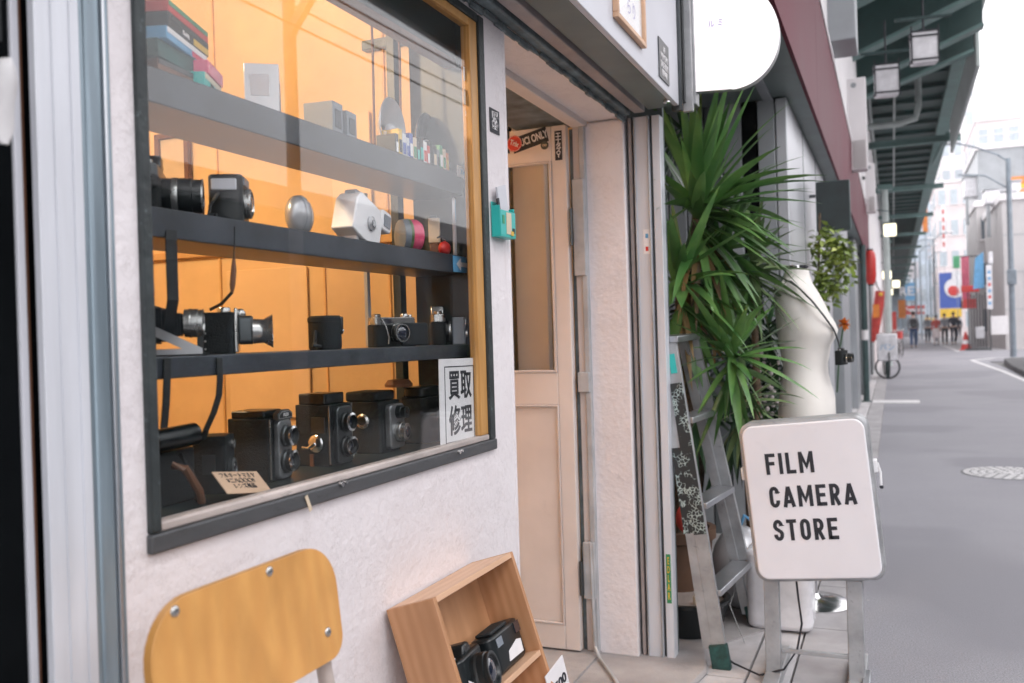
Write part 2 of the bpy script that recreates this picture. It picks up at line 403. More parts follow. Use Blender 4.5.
# sloping threshold of worn concrete at the door
mb = MB(); mb.prism([(-1.62, 1.98), (-.848, 1.98), (-.80, 2.1), (-.66, 2.6), (-.60, 3.0), (-.64, 3.22), (-.848, 3.24), (-1.62, 3.24)], (0, 0, .001), (1, 0, 0), (0, 1, 0), .022)
struct(mb, 'threshold_ground', 'concrete', bevel=.012)
mb = MB(); mb.prism([(-1.9, 3.22), (-.66, 3.22), (-.48, 3.5), (-.48, 5.1), (-1.9, 5.1)], (0, 0, -.02), (1, 0, 0), (0, 1, 0), .033)
struct(mb, 'alcove_ground', 'concrete')

# manhole
mh = thing('manhole_cover', 'round patterned pale manhole cover set in the asphalt', 'manhole cover', (onZ(1004, 473).x+.03, onZ(1004, 473).y, 0))
MB().lathe([(.33, -.004), (.33, .0015), (.30, .0025), (.30, .001)], seg=48).build('rim', 'steel_dark', mh, smooth=True)
mb = MB()
for k in range(5):
    r = .07+.055*k; n = 6+5*k
    for i in range(n):
        a = 2*PI*(i+.5*(k % 2))/n; w = 2*PI/n*.36
        mb.prism([((r-.02)*math.cos(a-w), (r-.02)*math.sin(a-w)), ((r+.02)*math.cos(a-w), (r+.02)*math.sin(a-w)), ((r+.02)*math.cos(a+w), (r+.02)*math.sin(a+w)), ((r-.02)*math.cos(a+w), (r-.02)*math.sin(a+w))], (0, 0, .0015), (1, 0, 0), (0, 1, 0), .003)
mb.cyl((0, 0, .0015), (0, 0, .0045), .035, seg=20)
mb.build('relief', 'road_paint', mh)

# ------------------------------------------------------------------ the camera shop
WX = -.848; WB = -.978
shop = thing('camera_shop', 'white stuccoed shop front with a display window and half open door', 'shop', (WX, 1.8, 0))
def inshop(o): o.matrix_basis = Matrix.Translation((-WX, -1.8, 0)) @ o.matrix_basis; o.parent = shop; return o
def SB(x0, x1, y0, y1, z0, z1, name, mat, bevel=0, parent=None): return inshop(BX(x0, x1, y0, y1, z0, z1, name, mat, bevel=bevel))
def wallgrid():
    """stucco wall, subdivided and gently uneven, with holes for window and door"""
    mb = MB()
    for q in ((.8017, .846, 0, 1.93), (.846, 1.879, 0, .902), (.846, 1.879, 1.876, 1.93), (1.879, 2.008, 0, 1.93), (2.008, 3.06, 1.905, 1.93)):
        mb.box(WB, WX, q[0], q[1], q[2], q[3])
    mb.box(WB, WX, 3.06, 3.105, 0, 1.93)
    mb.box(WB, WX, -3, 3.105, 1.9302, 3.3)
    return mb
bmw = wallgrid(); w = inshop(bmw.build('wall', 'white_stucco'))
# rounded plaster corner of the door reveal
inshop(MB().box(-.990, WX+.003, 3.046, 3.058, .02, 1.9).build('door_reveal', 'white_stucco', bevel=.008))
inshop(MB().box(-.97, WX+.003, 1.99, 2.009, .0, 1.9).build('door_reveal', 'white_stucco', bevel=.006))
# upper storey behind fascia
SB(-3.6, WB-.01, -3, 3.3, 2.36, 5.2, 'upper_wall', 'facade_grey')
# fascia board + soffit layers
SB(-.660, -.643, -3, 3.015, 1.912, 2.95, 'fascia', 'fascia_white', .002)
SB(-.845, -.664, -3, 3.015, 2.93, 2.95, 'fascia_top', 'fascia_white')
SB(-.752, -.662, -3, 3.03, 1.915, 1.935, 'soffit', 'soffit_grey', .002)
SB(-.764, -.752, -3, 3.03, 1.955, 1.97, 'shutter_slot', 'black_gap')
SB(-.802, -.764, -3, 3.03, 1.908, 1.96, 'beam', 'pinkgrey_beam', .003)
SB(-.814, -.802, -3, 3.03, 1.95, 1.97, 'shutter_slot', 'black_gap')
SB(-.845, -.814, -3, 3.03, 1.904, 1.94, 'beam', 'bluegrey_paint', .005)
# ragged painted lip just below (plaster dripping over the header)
mb = MB(); rnd = random.Random(5); y = .8
while y < 3.04:
    L = rnd.uniform(.02, .07); mb.box(WX, WX+.006+rnd.uniform(0, .006), y, min(y+L, 3.05), 1.893-rnd.uniform(0, .010), 1.903); y += L
inshop(mb.build('plaster_lip', 'bluegrey_paint', bevel=.003))
# trim at the right end of the fascia
SB(-.668, -.632, 3.018, 3.034, 1.895, 3.0, 'end_trim', 'steel_dark', .002)
SB(-.652, -.628, 3.036, 3.060, 1.93, 3.0, 'end_trim', 'black_plastic')
SB(-.640, -.606, 3.062, 3.085, 1.90, 3.0, 'end_trim', 'alu_dull', .003)
o = MB().lathe([(.012, 0), (.012, .012), (.006, .016)], (-.665, 2.93, 1.917), (0, 0, -1), seg=12).build('soffit_bolt', 'chrome', smooth=True); inshop(o)

# header soffit, jambs
SB(-1.03, WB-.001, 2.008, 3.06, 1.885, 1.93, 'door_head', 'cream_paint', .003)
SB(-1.25, -1.03, 2.008, 3.10, 1.905, 1.93, 'door_head', 'bluegrey_paint', .002)
# right jamb: strips of grey painted wood
SB(-1.004, -.984, 3.020, 3.056, .03, 1.885, 'door_jamb', 'grey_paint', .003)
SB(-1.030, -1.006, 3.035, 3.058, .03, 1.885, 'door_jamb', 'cream_edge', .002)
SB(-1.046, -1.031, 3.045, 3.10, .03, 1.885, 'door_jamb', 'bluegrey_paint', .002)
for z0, z1 in ((1.36, 1.70), (.95, 1.02), (.22, .42)): SB(-1.028, -.986, 3.008, 3.034, z0, z1, 'jamb_block', 'grey_paint', .003)
MBt = MB().tube([(-1.0, 3.012, .42), (-.995, 3.008, .2), (-.99, 3.0, .06), (-.96, 2.96, .032), (-.86, 2.80, .034), (-.74, 2.58, .034)], .006); inshop(MBt.build('conduit', 'grey_paint', smooth=True))

# open door leaf, hinged on the right jamb and swung inwards
door = inshop(thing('door', None, None)); door.matrix_basis = Matrix.Translation((-1.043-WX, 3.0-1.8, 0.036)); door.parent = shop
LH = 1.858; LW = .80
def leafbox(x0, x1, z0, z1, y0, y1, name, mat, bevel=.003): return BX(-x1, -x0, y0, y1, z0, z1, name, mat, door, bevel)
leafbox(0, .055, 0, LH, 0, .032, 'stile', 'cream_paint'); leafbox(LW-.055, LW, 0, LH, 0, .032, 'stile', 'cream_paint')
leafbox(.0552, LW-.0552, LH-.122, LH, 0, .032, 'rail', 'cream_paint'); leafbox(.0552, LW-.0552, .87, .985, 0, .032, 'rail', 'cream_paint'); leafbox(.0552, LW-.0552, 0, .088, 0, .032, 'rail', 'cream_paint')
leafbox(.0552, LW-.0552, .0882, .8698, .010, .024, 'lower_panel', 'cream_paint', 0)
mb = MB()
for (x0, x1, z0, z1) in ((.0552, .066, .985, LH-.122), (.066, LW-.066, .985, .994), (.066, LW-.066, LH-.131, LH-.122), (.0552, .063, .088, .87), (.063, LW-.063, .088, .095), (.063, LW-.063, .863, .87)):
    mb.box(-x1, -x0, -.004, .008, z0, z1)
mb.build('moulding', 'cream_edge', door, bevel=.002)
BX(-(LW-.056), -.056, .018, .022, .986, LH-.123, 'pane', 'door_glass', door)
leafbox(.060, .075, .99, LH-.13, .026, .031, 'pane_bead', 'leather_brown', 0)
# hinge
MB().cyl((.012, -.006, 1.43), (.012, -.006, 1.56), .007).build('hinge', 'steel_dark', door, smooth=True)
MB().cyl((.012, -.006, .20), (.012, -.006, .32), .007).build('hinge', 'steel_dark', door, smooth=True)
# stickers on the door's top rail
def dm(px, py): # pixel on the leaf face -> door-local
    p = onY(px, py, 3.0); return (p.x+1.043, p.z-.036)
x0, z0 = dm(533, 139)
Ms = Matrix.Translation((x0, -.0015, z0)) @ Matrix.Rotation(rad(0), 4, 'X') @ Matrix.Rotation(-rad(13), 4, 'Y')
st = MB().box(-.082, .056, 0, .001, -.027, .027).build('sticker', 'ink', door, M=Ms); st['label'] = 'slanted black sticker with white capitals'
text('lettering', 'GUCI ONLY', .037, basis((-.005, -.0012, 0), (1, 0, 0), (0, 0, 1)), 'paper', st, bold=.0009, sx=.62)
x0, z0 = dm(515, 144)
st = MB().lathe([(.029, 0), (.029, .0015)], (0, 0, 0), (0, -1, 0), seg=32).build('sticker', 'red', door, M=Matrix.Translation((x0, -.005, z0))); st['label'] = 'round red sticker with a white wordmark'
text('lettering', 'Trix', .026, Matrix.Rotation(rad(24), 4, 'Y') @ basis((0, -.0022, 0), (1, 0, 0), (0, 0, 1)), 'paper', st, bold=.0004, sx=.8)
MB().lathe([(.0265, 0), (.0265, .0004), (.0275, .0004), (.0275, 0)], (0, -.0016, 0), (0, -1, 0), seg=32, cap=False).build('ring', 'paper', st)
x0, z0 = dm(507, 143); BX(x0-.03, x0+.010, -.002, 0, z0-.038, z0+.04, 'sticker', 'ink', door)
x0, z0 = dm(545, 145.5); st = MB().lathe([(.015, 0), (.015, .0012)], (0, 0, 0), (0, -1, 0), seg=24).build('sticker', 'steel_dark', door, M=Matrix.Translation((x0, -.0035, z0)))
text('lettering', '∞', .02, basis((0, -.0018, 0), (1, 0, 0), (0, 0, 1)), 'cream_card', st)
x0, z0 = dm(558.5, 145.5); st = MB().box(-.0135, .0135, 0, .001, -.052, .052).build('sticker', 'ink', door, M=Matrix.Translation((x0, -.0015, z0)))
text('lettering', 'エ\n十\nタ\nズ\nY', .021, basis((0, -.0008, .0), (1, 0, 0), (0, 0, 1)), 'paper', st, bold=.0006, line=.86)

# right hand shutter rails (aluminium channels)
for (xa, xb, ya, yb, mt) in ((-.844, -.838, 3.082, 3.10, 'steel_dark'), (-.8375, -.825, 3.070, 3.10, 'pinkgrey_beam'), (-.8248, -.817, 3.085, 3.11, 'black_gap'), (-.8165, -.763, 3.070, 3.12, 'alu_white'), (-.7625, -.753, 3.084, 3.12, 'steel_dark'), (-.7525, -.7245, 3.072, 3.125, 'alu_white')):
    SB(xa, xb, ya, yb, .008, 1.905, 'shutter_rail', mt, .002)
SB(-.8165, -.812, 3.062, 3.0695, .008, 1.905, 'rail_lip', 'alu_dull', .001); SB(-.768, -.7635, 3.062, 3.0695, .008, 1.905, 'rail_lip', 'alu_dull', .001)
p = onY(647, 238, 3.068); st = inshop(MB().box(-.013, .010, -.0008, 0, -.055, .03).build('sticker', 'paper', M=Matrix.Translation((p.x, 3.0692, p.z)))); st['label'] = 'small white sticker with a red spot'
BX(-.006, .004, -.0015, -.0009, -.045, -.03, 'mark', 'red', st); BX(-.006, .004, -.0015, -.0009, 0, .015, 'mark', 'skyblue', st)
p = onY(659, 578, 3.071); st = inshop(MB().box(-.008, .008, -.001, 0, -.085, .085).build('sticker', 'green', M=Matrix.Translation((-.738, 3.0712, p.z)))); st['label'] = 'tall green sticker on the metal rail'
text('lettering', 'E\nD\nL\nA\nR', .034, basis((0, -.0016, .0), (1, 0, 0), (0, 0, 1)), 'yellow', st, bold=.0006, line=.9, sx=.4)
SB(-.99, -.727, 3.13, 3.15, 0, 2.5, 'side_wall', 'bluegrey_paint')

# display window
win = inshop(thing('window', None, None)); win.matrix_basis = Matrix.Identity(4); win.parent = shop
def WBX(x0, x1, y0, y1, z0, z1, name, mat, bevel=0): return BX(x0-WX, x1-WX, y0-1.8, y1-1.8, z0, z1, name, mat, win, bevel)
WBX(-.875, -.840, .838, .8555, .9215, 1.878, 'frame', 'dark_wood', .003)
WBX(-.875, -.840, 1.845, 1.873, .9215, 1.878, 'frame', 'dark_wood', .002)
WBX(-.875, -.838, .8365, 1.876, .897, .921, 'frame', 'bottom_wood', .003)
WBX(-.875, -.842, .8557, 1.8448, 1.862, 1.880, 'frame', 'dark_wood', .002)
WBX(-.868, -.8455, 1.806, 1.8447, .934, 1.8615, 'inner_frame', 'orange_wood', .002)
WBX(-.868, -.8455, .8557, 1.8057, 1.843, 1.8615, 'inner_frame', 'orange_wood', .002)
WBX(-.868, -.843, .8557, 1.8447, .9212, .9335, 'ledge', 'worn_ledge', .003)
WBX(-.856, -.853, .8557, 1.8057, .9337, 1.8427, 'pane', 'pane_glass')
for (px, py) in ((340, 484), (458, 452)):
    p = onX(px, py, -.838); MB().cyl((p.x-WX, p.y-1.8, p.z), (p.x-WX+.006, p.y-1.8, p.z), .0042, seg=10).build('nail', 'chrome', win, smooth=True)
    MB().cyl((p.x-WX, p.y-1.8+.012, p.z+.001), (p.x-WX+.006, p.y-1.8+.012, p.z+.001), .003, seg=10).build('nail', 'chrome', win, smooth=True)
p = onX(308, 503, -.837); MB().box(0, .001, -.0035, .0035, -.014, .013).build('tape', 'cream_card', win, M=Matrix.Translation((p.x-WX+.0005, p.y-1.8, p.z)) @ Matrix.Rotation(rad(25), 4, 'X'))

# display case inside
SB(-1.035, -.892, .86, 1.878, .905, .925, 'case_floor', 'case_dark')
for z0, z1, nm in ((1.478, 1.526, 'grey'), (1.298, 1.339, 'grey'), (1.108, 1.138, 'grey')):
    SB(-1.029, -.90, .86, 1.861, z0, z1, 'shelf', 'shelf_grey', .002)
SB(-1.03, -.878, 1.862, 1.8785, .925, 1.93, 'case_end', 'case_dark')
SB(-1.055, -1.035, 1.80, 1.825, .905, 1.93, 'case_post', 'case_dark', .001)
SB(-1.045, -1.036, 1.66, 1.672, 1.14, 1.47, 'case_post', 'grey_paint', .001)  # thin grey bar stands in for a reflection in the pane
SB(-.93, -.908, .86, 1.8615, 1.79, 1.93, 'case_valance', 'case_dark')
SB(-.934, -.906, .86, 1.8615, 1.772, 1.7895, 'case_valance_trim', 'leather_brown', .002)
SB(-1.035, -.89, .846, .8585, .905, 1.93, 'case_end', 'case_dark')

# room behind the case (lit warm)
SB(-2.55, -2.50, -.6, 3.5, 0, 2.35, 'room_wall', 'room_orange')
SB(-2.50, -.98, -.6, -.55, 0, 2.35, 'room_wall', 'room_orange')
SB(-2.50, -1.06, 3.42, 3.5, 0, 2.35, 'room_wall', 'room_orange')
SB(-2.50, -.99, -.6, 3.5, 2.30, 2.36, 'room_ceiling', 'room_panel')
SB(-2.50, -.98, -.6, 3.4, -.02, .03, 'room_floor', 'concrete')
SB(-2.497, -2.488, .9, 3.3, 1.50, 1.512, 'wall_rail', 'room_panel')
for yy in (1.35, 1.9, 2.45, 3.0): SB(-2.4975, -2.492, yy, yy+.008, .03, 1.498, 'panel_joint', 'leather_brown')
SB(-2.4975, -2.44, 2.1, 2.32, 0.03, 2.3, 'room_post', 'room_panel')
SB(-1.375, -1.24, 3.30, 3.34, .1, 2.1, 'inner_panel', 'cream_paint', .004)
SB(-1.405, -1.380, 3.28, 3.33, .1, 2.1, 'inner_post', 'grey_paint', .003)
SB(-2.0, -1.41, 3.38, 3.41, .1, 2.2, 'inner_board', 'room_orange')
SB(-2.35, -1.07, 2.03, 2.06, .03, 2.30, 'light_block_wall', 'room_orange')  # wall added to keep the warm lamp light off the door
for xx_, z1_ in ((-1.40, 1.4), (-1.75, 2.2), (-2.05, 1.4), (-1.2, 2.2)): SB(xx_, xx_+.005, 2.024, 2.0295, .03, z1_, 'panel_joint', 'room_panel')
SB(-2.3, -1.07, 2.012, 2.0235, 1.405, 1.425, 'wall_rail', 'room_panel', .002)
SB(-1.72, -1.45, 2.018, 2.0235, .95, 1.36, 'wall_board', 'room_board', .002); SB(-1.36, -1.24, 2.018, 2.0235, 1.45, 1.75, 'wall_board', 'room_board', .002)
# framed picture on the far orange wall
p = onY(174, 160, 2.02); pf = thing('picture_frame', 'small brown wooden frame hanging on the orange wall indoors', 'picture frame', (p.x, 2.024, p.z), -PI/2); pf.scale = (.8, .62, .62)
mb = MB()
for q in ((-.10, .10, .10, .125), (-.10, .10, -.125, -.10), (-.10, -.075, -.10, .10), (.075, .10, -.10, .10)): mb.box(0, .02, *q)
mb.build('frame', 'leather_brown', pf, bevel=.002); BX(.004, .008, -.075, .075, -.10, .10, 'print', 'cream_card', pf)

# left shutter post group + dark entrance to the left
SB(-.856, -.8450, .6985, .7575, 0, 1.904, 'shutter_post', 'alu_white', .0015)
SB(-.8448, -.8432, .7190, .7205, 0, 1.904, 'shutter_post_rib', 'alu_white', .0005)
SB(-.8448, -.8432, .7430, .7442, 0, 1.904, 'shutter_post_rib', 'alu_white', .0005)
SB(-.856, -.8480, .7580, .7660, 0, 1.904, 'shutter_post', 'alu_blue', .002)
SB(-.856, -.8460, .7664, .7900, 0, 1.904, 'shutter_post', 'alu_blue', .006)
SB(-.856, -.8440, .7904, .7945, 0, 1.904, 'shutter_post', 'alu', .0012)
SB(-.86, -.8455, .7949, .8015, 0, 1.904, 'shutter_post', 'alu_blue', .003)
SB(-.99, -.873, .50, .845, 0, 1.93, 'leak_backing', 'black_gap')  # black backing added to stop room light leaking between the posts
SB(-.872, -.866, .6955, .700, 0, 1.904, 'inner_trim', 'leather_brown', .001)
SB(-.872, -.864, .6855, .6950, 0, 1.904, 'inner_trim', 'fascia_white', .001)
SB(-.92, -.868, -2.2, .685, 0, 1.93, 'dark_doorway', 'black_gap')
SB(-.98, -.85, -3.0, -2.2, 0, 1.93, 'left_pier', 'white_stucco')
p = onX(2, 92, -.80)
mb = MB(); rows = []
for i in range(9):
    t = i/8; zt = .055-.115*t; wv = .026*math.sin(PI*min(1, .25+t*.9))
    mb.ring((0, 0, zt*.72-.008), (0, 0, 1), .004+.010*math.sin(PI*t)+.003*math.sin(9*t), 12, .003+wv*.62*(1-t*.7))
vs = list(mb.bm.verts)
for k in range(8): mb.bridge(vs[k*12:k*12+12], vs[k*12+12:k*12+24])
mb.face(vs[:12]); mb.face(vs[-12:])
hg = thing('hanging_cloth', 'white crumpled cloth hanging in the dark doorway at far left', 'cloth', (p.x, p.y, p.z))
mb.build('cloth', 'cloth_white', hg, smooth=True, angle=70); MB().cyl((0, 0, .05), (0, 0, .25), .0015, seg=6).build('cord', 'black_strap', hg)

# things fixed on the fascia
p = onX(627, 18, -.643)
fr = thing('framed_notice', 'small wood framed white notice on the fascia above the door', 'notice frame', (-.643, 2.39, 1.965+.0))
mb = MB(); FW, FH = .30, .30
mb = MB(); W2 = .145
for q in ((-W2, W2, 0, .014), (-W2, W2, FH-.014, FH), (-W2, -W2+.014, .014, FH-.014), (W2-.014, W2, .014, FH-.014)): mb.box(0, .016, *q)
mb.build('frame', 'box_wood_light', fr, bevel=.002); BX(.001, .006, -W2+.014, W2-.014, .014, FH-.014, 'sheet', 'paper', fr)
text('lettering', 'ら り', .05, basis((.0065, .02, .07), *FX), 'purple_ink', fr, sx=.8)
BX(.007, .009, -W2+.014, W2-.014, .014, FH-.014, 'pane', 'door_glass', fr)
ns = thing('notice_plate', 'small dark plate with pale lines of text on the fascia end', 'notice plate', (-.643, 2.80, 1.915+.012))
BX(.0005, .004, -.065, .065, .012, .135, 'plate', 'steel_dark', ns)
text('lettering', 'AF\nMEMORY\nSALE BUY\nREPAIR', .028, basis((.0045, -.0, .07), *FX), 'paper', ns, bold=.0004, sx=.8, line=.9)

# wall items
p = onX(494, 121.5, WX)
tg = thing('wall_sticker', 'small black and white printed sticker on the wall near the window', 'sticker', (WX+.001, p.y, p.z))
mb = MB().box(0, .001, -.027, .027, -.028, .028); mb.build('backing', 'ink', tg)
text('lettering', '呼\n鈴', .024, basis((.0018, 0, 0), *FX), 'paper', tg, bold=.0008, line=.85, sx=1.5)
p = onX(502, 222, WX+.01)
tb = thing('card_holder', 'turquoise card holder box fixed on the wall by the window', 'card holder', (WX, p.y, p.z-.038))
mb = MB(); mb.box(.002, .026, -.044, .044, 0, .003); mb.box(.002, .004, -.044, .044, .003, .082); mb.box(.024, .026, -.044, .044, .003, .062); mb.box(.004, .024, -.044, -.042, .003, .072); mb.box(.004, .024, .042, .044, .003, .072)
mb.build('box', 'teal', tb, bevel=.001)
BX(.0262, .0275, -.012, .016, .008, .058, 'label', 'cream_card', tb); BX(.0262, .0275, .024, .036, .012, .024, 'mark', 'ink', tb); BX(.0276, .0282, .012, .028, .006, .016, 'mark', 'yellow', tb)
BX(.0262, .0275, -.034, -.024, .03, .05, 'mark', 'green', tb)
cd = thing('business_card', 'pale grey card sticking out of the turquoise holder', 'card', (WX+.012, p.y+.012, p.z-.030), rot=(rad(14), 0, 0))
BX(0, .004, -.022, .03, 0, .115, 'card', 'fascia_white', cd, M=Matrix.Identity(4))
MB().box(0, .003, -.006, .006, 0, .06).build('clip', 'ink', cd, M=Matrix.Translation((.004, -.03, .03)))

# paper sign behind the glass
p = onX(461, 402, -.860)
ps = thing('paper_sign', 'white paper sign with four black characters behind the glass', 'paper sign', (-.8605, p.y-.004, p.z), rot=(rad(-1.0), 0, 0))
BX(-.001, .0, -.094, .085, -.10, .094, 'sheet', 'paper', ps)
mb = MB()
for q in ((-.070, .070, .076, .078), (-.070, .070, -.083, -.081), (-.070, -.068, -.081, .076), (.068, .070, -.081, .076)): mb.box(.0002, .0008, *q)
mb.build('border', 'ink', ps)
text('lettering', '買取', .066, basis((.0006, .002, .034), *FX), 'ink', ps, bold=.0010, sx=.82, spacing=1.08)
text('lettering', '修理', .066, basis((.0006, .002, -.042), *FX), 'ink', ps, bold=.0010, sx=.82, spacing=1.08)
# stickers on the pane / shelf edge
p = onX(469, 175, -.898); s1 = tag(BX(0, .001, -.035, .035, -.013, .013, 'price_tag', 'paper', M=Matrix.Translation((-.897, p.y-.03, p.z))), 'white price tag on the top shelf edge by the orange frame', 'price tag')
text('lettering', '35mm', .016, basis((.0015, 0, 0), *FX), 'skyblue', s1)
p = onX(470, 266, -.898); s1 = tag(BX(0, .001, -.045, .035, -.018, .018, 'arrow_sticker', 'skyblue', M=Matrix.Translation((-.897, p.y-.045, p.z))), 'blue sticker with a white arrow on the middle shelf edge', 'sticker')
MB().prism([(-.03, 0), (-.008, .014), (-.008, .005), (.025, .005), (.025, -.005), (-.008, -.005), (-.008, -.014)], (.0012, 0, 0), (0, 1, 0), (0, 0, 1), .0006).build('arrow', 'paper', s1)
p = onX(466, 108, -.86)
for i, (dy, dz, w, h, c) in enumerate(((0, .022, .026, .034, 'cream_card'), (.012, -.025, .026, .04, 'paper'), (.006, .075, .03, .03, 'paper'))):
    o = tag(BX(-.001, 0, -w/2, w/2, -h/2, h/2, 'taped_note', c, M=Matrix.Translation((-.859, p.y+dy, p.z+dz)) @ Matrix.Rotation(rad((-6, 8, 4)[i]), 4, 'X')), ('small cream note taped high inside the glass', 'small white note with a pink spot taped inside the glass', 'uppermost white note taped inside the glass')[i], 'note')
    if i == 1: BX(.0005, .001, -.008, .006, -.002, .014, 'mark', 'pink_plastic', o)
p = onX(229, 488, -.905)
pc = thing('price_card', 'pinkish handwritten price card leaning against the bottom of the glass', 'price card', (-.874, 1.062, .934), rot=(0, rad(-52), rad(0)))
M0 = Matrix.Rotation(rad(-12), 4, 'X')
sh = MB().box(-.0015, 0, -.041, .043, 0, .047).build('card', 'kraft', pc, M=M0)
text('lettering', 'フルオートマミヤ\n¥二八〇〇〇‼\nレンズ美品', .0112, basis((.0006, 0, .026), *FX), 'ink', sh, line=1.05, sx=.75, bold=-.0002)

# ------------------------------------------------------------------ photographic goods
def lensparts(t, x0, z, r, L, mat='black_plastic', ring='silver', y=0., glassr=.7, flare=0.):
    """barrel along +X from x0"""
    prof = [(r*.98, 0), (r*.98, L*.22), (r*.9, L*.25), (r*.9, L*.36), (r, L*.4), (r, L*.72), (r*.93, L*.75), (r*.93+flare, L), (r*.8+flare, L), (r*.72, L*.86)]
    lb = MB().lathe(prof, (x0, y, z), (1, 0, 0), 28).build('lens', mat, t, smooth=True)
    MB().lathe([(r*1.015, L*.22), (r*1.03, L*.3), (r*1.015, L*.38)], (x0, y, z), (1, 0, 0), 28, cap=False).build('lens_ring', ring, lb, smooth=True)
    MB().lathe([(r*.97+flare, L*.97), (r*.97+flare, L*1.01), (r*.84+flare, L*1.01), (r*.84+flare, L*.95)], (x0, y, z), (1, 0, 0), 28, cap=False).build('front_ring', ring, lb, smooth=True)
    MB().sph((x0+L*.80, y, z), r*glassr, (.3, 1, 1)).build('front_glass', 'lens_glass', lb, smooth=True)
    return lb
def dial(t, x, y, z, r, h, mat='silver', name='dial'): return MB().lathe([(r, 0), (r, h*.8), (r*.85, h)], (x, y, z), (0, 0, 1), 18).build(name, mat, t, smooth=True)
def place(px, X, z, dz=0):
    """a point on the shelf plane z seen in picture column px at depth plane X"""
    lo = onX(px, 330, X); return Vector((X, lo.y, z))
def slr(label, px, X, z, rz, W=.125, H=.062, D=.032, lr=.027, LL=.045, top='silver', prism=True, lens=True, group=None, strap=False, ringm='silver'):
    t = thing('film_camera', label, 'camera', place(px, X, z), rz, group)
    MB().prism(rrect(D, W, .010), (0, 0, 0), (1, 0, 0), (0, 1, 0), H*.74).build('body', 'black_leather', t, bevel=.001)
    MB().prism(rrect(D*.96, W*.98, .009), (0, 0, H*.74), (1, 0, 0), (0, 1, 0), H*.26).build('top_plate', top, t, bevel=.0015)
    if prism:
        MB().prism([(-.021, 0), (-.013, .020), (.013, .020), (.021, 0)], (-D*.42, 0, H*1.0), (0, 1, 0), (0, 0, 1), D*.9).build('prism_hump', top, t, bevel=.003)
    dial(t, 0, -W*.36, H, .0095, .007); dial(t, 0, W*.30, H, .0085, .008); dial(t, .003, W*.42, H, .004, .006, name='shutter_button')
    if not prism:
        BX(D/2-.001, D/2+.0012, -W*.30, -W*.12, H*.80, H*.95, 'finder_window', 'lens_glass', t)
    if lens: lensparts(t, D/2, H*.46, lr, LL, ring=ringm)
    return t

# --- middle shelf (z 1.339)
Z2 = 1.339; Z3 = 1.138; ZF = .925; Z1 = 1.526
t = slr('black single lens camera with long lens at the left of the middle shelf', 155, -.99, Z2, rad(38), .13, .070, .035, .027, .055, 'steel_dark')
t = thing('film_camera', 'upright black compact camera with a silver lens ring on the middle shelf', 'camera', place(233, -.955, Z2), rad(30))
MB().prism(rrect(.052, .062, .008), (0, 0, 0), (1, 0, 0), (0, 1, 0), .076).build('body', 'black_plastic', t, bevel=.004)
MB().box(-.020, .018, -.036, -.0305, .050, .068).build('flash_window', 'fascia_white', t, bevel=.002)
MB().lathe([(.0235, 0), (.0235, .007), (.019, .009), (.017, .004)], (.0262, .004, .034), (1, 0, 0), 28).build('lens_ring', 'silver', t, smooth=True)
MB().sph((.030, .004, .034), .0155, (.35, 1, 1)).build('lens', 'lens_glass', t, smooth=True)
BX(.0262, .028, -.022, .022, .060, .072, 'viewfinder', 'grey_plastic', t)
MB().tube([(-.01, -.032, .045), (-.012, -.05, .034), (-.014, -.075, .02), (-.012, -.095, .004), (0, -.10, .003)], .0028).build('wrist_strap', 'black_strap', t, smooth=True)
t = thing('compact_camera', 'ribbed silver oval compact camera on the middle shelf', 'camera', place(303, -.955, Z2), rad(15)); t.scale = (1.25, 1.3, 1.28)
MB().sph((0, 0, .028), .028, (.62, 1.05, 1.0), 24, 14).build('body', 'oldsilver', t, smooth=True)
mb = MB()
for k in (-.012, 0.001, .013): mb.lathe([(.0283*math.sqrt(max(.05, 1-(k/.0294)**2)), -.0006), (.0286*math.sqrt(max(.05, 1-(k/.0294)**2)), 0), (.0283*math.sqrt(max(.05, 1-(k/.0294)**2)), .0006)], (0, k, .028), (0, 1, 0), 24, cap=False)
for v in mb.bm.verts: v.co.x *= .63
mb.build('groove', 'grey_plastic', t)
# white toy camera
t = thing('toy_camera', 'white plastic pistol shaped camera with a side flash on the middle shelf', 'camera', place(362, -.955, Z2+.014), rot=(rad(-12), 0, rad(5))); t.scale = (1.2, 1.28, 1.2)
MB().prism([(-.052, .0), (-.044, .052), (-.032, .066), (.030, .058), (.042, .040), (.036, -.010), (-.02, -.008)], (-.022, 0, 0), (0, 1, 0), (0, 0, 1), .04).build('body', 'white_plastic', t, bevel=.0022)
MB().prism(rrect(.036, .036, .008, cx=.055, cy=.046), (-.016, 0, 0), (0, 1, 0), (0, 0, 1), .034).build('flash_head', 'white_plastic', t, bevel=.003)
BX(.0182, .020, .045, .066, .036, .056, 'flash_window', 'grey_plastic', t)
MB().lathe([(.012, 0), (.012, .003), (.008, .005)], (.0185, .002, .024), (1, 0, 0), 20).build('lens', 'oldsilver', t, smooth=True)
MB().lathe([(.006, 0), (.006, .0025)], (.0225, .002, .024), (1, 0, 0), 16).build('lens_glass', 'lens_glass', t, smooth=True)
MB().box(-.015, .012, -.028, -.020, -.012, .0).build('grip', 'white_plastic', t, bevel=.002); MB().box(-.015, .012, .012, .02, -.012, -.006).build('foot', 'white_plastic', t, bevel=.001)
MB().prism(rrect(.03, .010, .004, cx=-.02, cy=.066), (-.012, 0, 0), (0, 1, 0), (0, 0, 1), .02).build('viewfinder', 'grey_plastic', t, bevel=.001)
t = thing('toy_camera', 'round pink disc shaped toy camera standing on the middle shelf', 'camera', place(409, -.955, Z2), rad(52))
MB().lathe([(.020, -.020), (.034, -.014), (.0355, -.004), (.0355, -.001)], (0, 0, .0355), (1, 0, 0), 32).build('back_shell', 'grey_plastic', t, smooth=True)
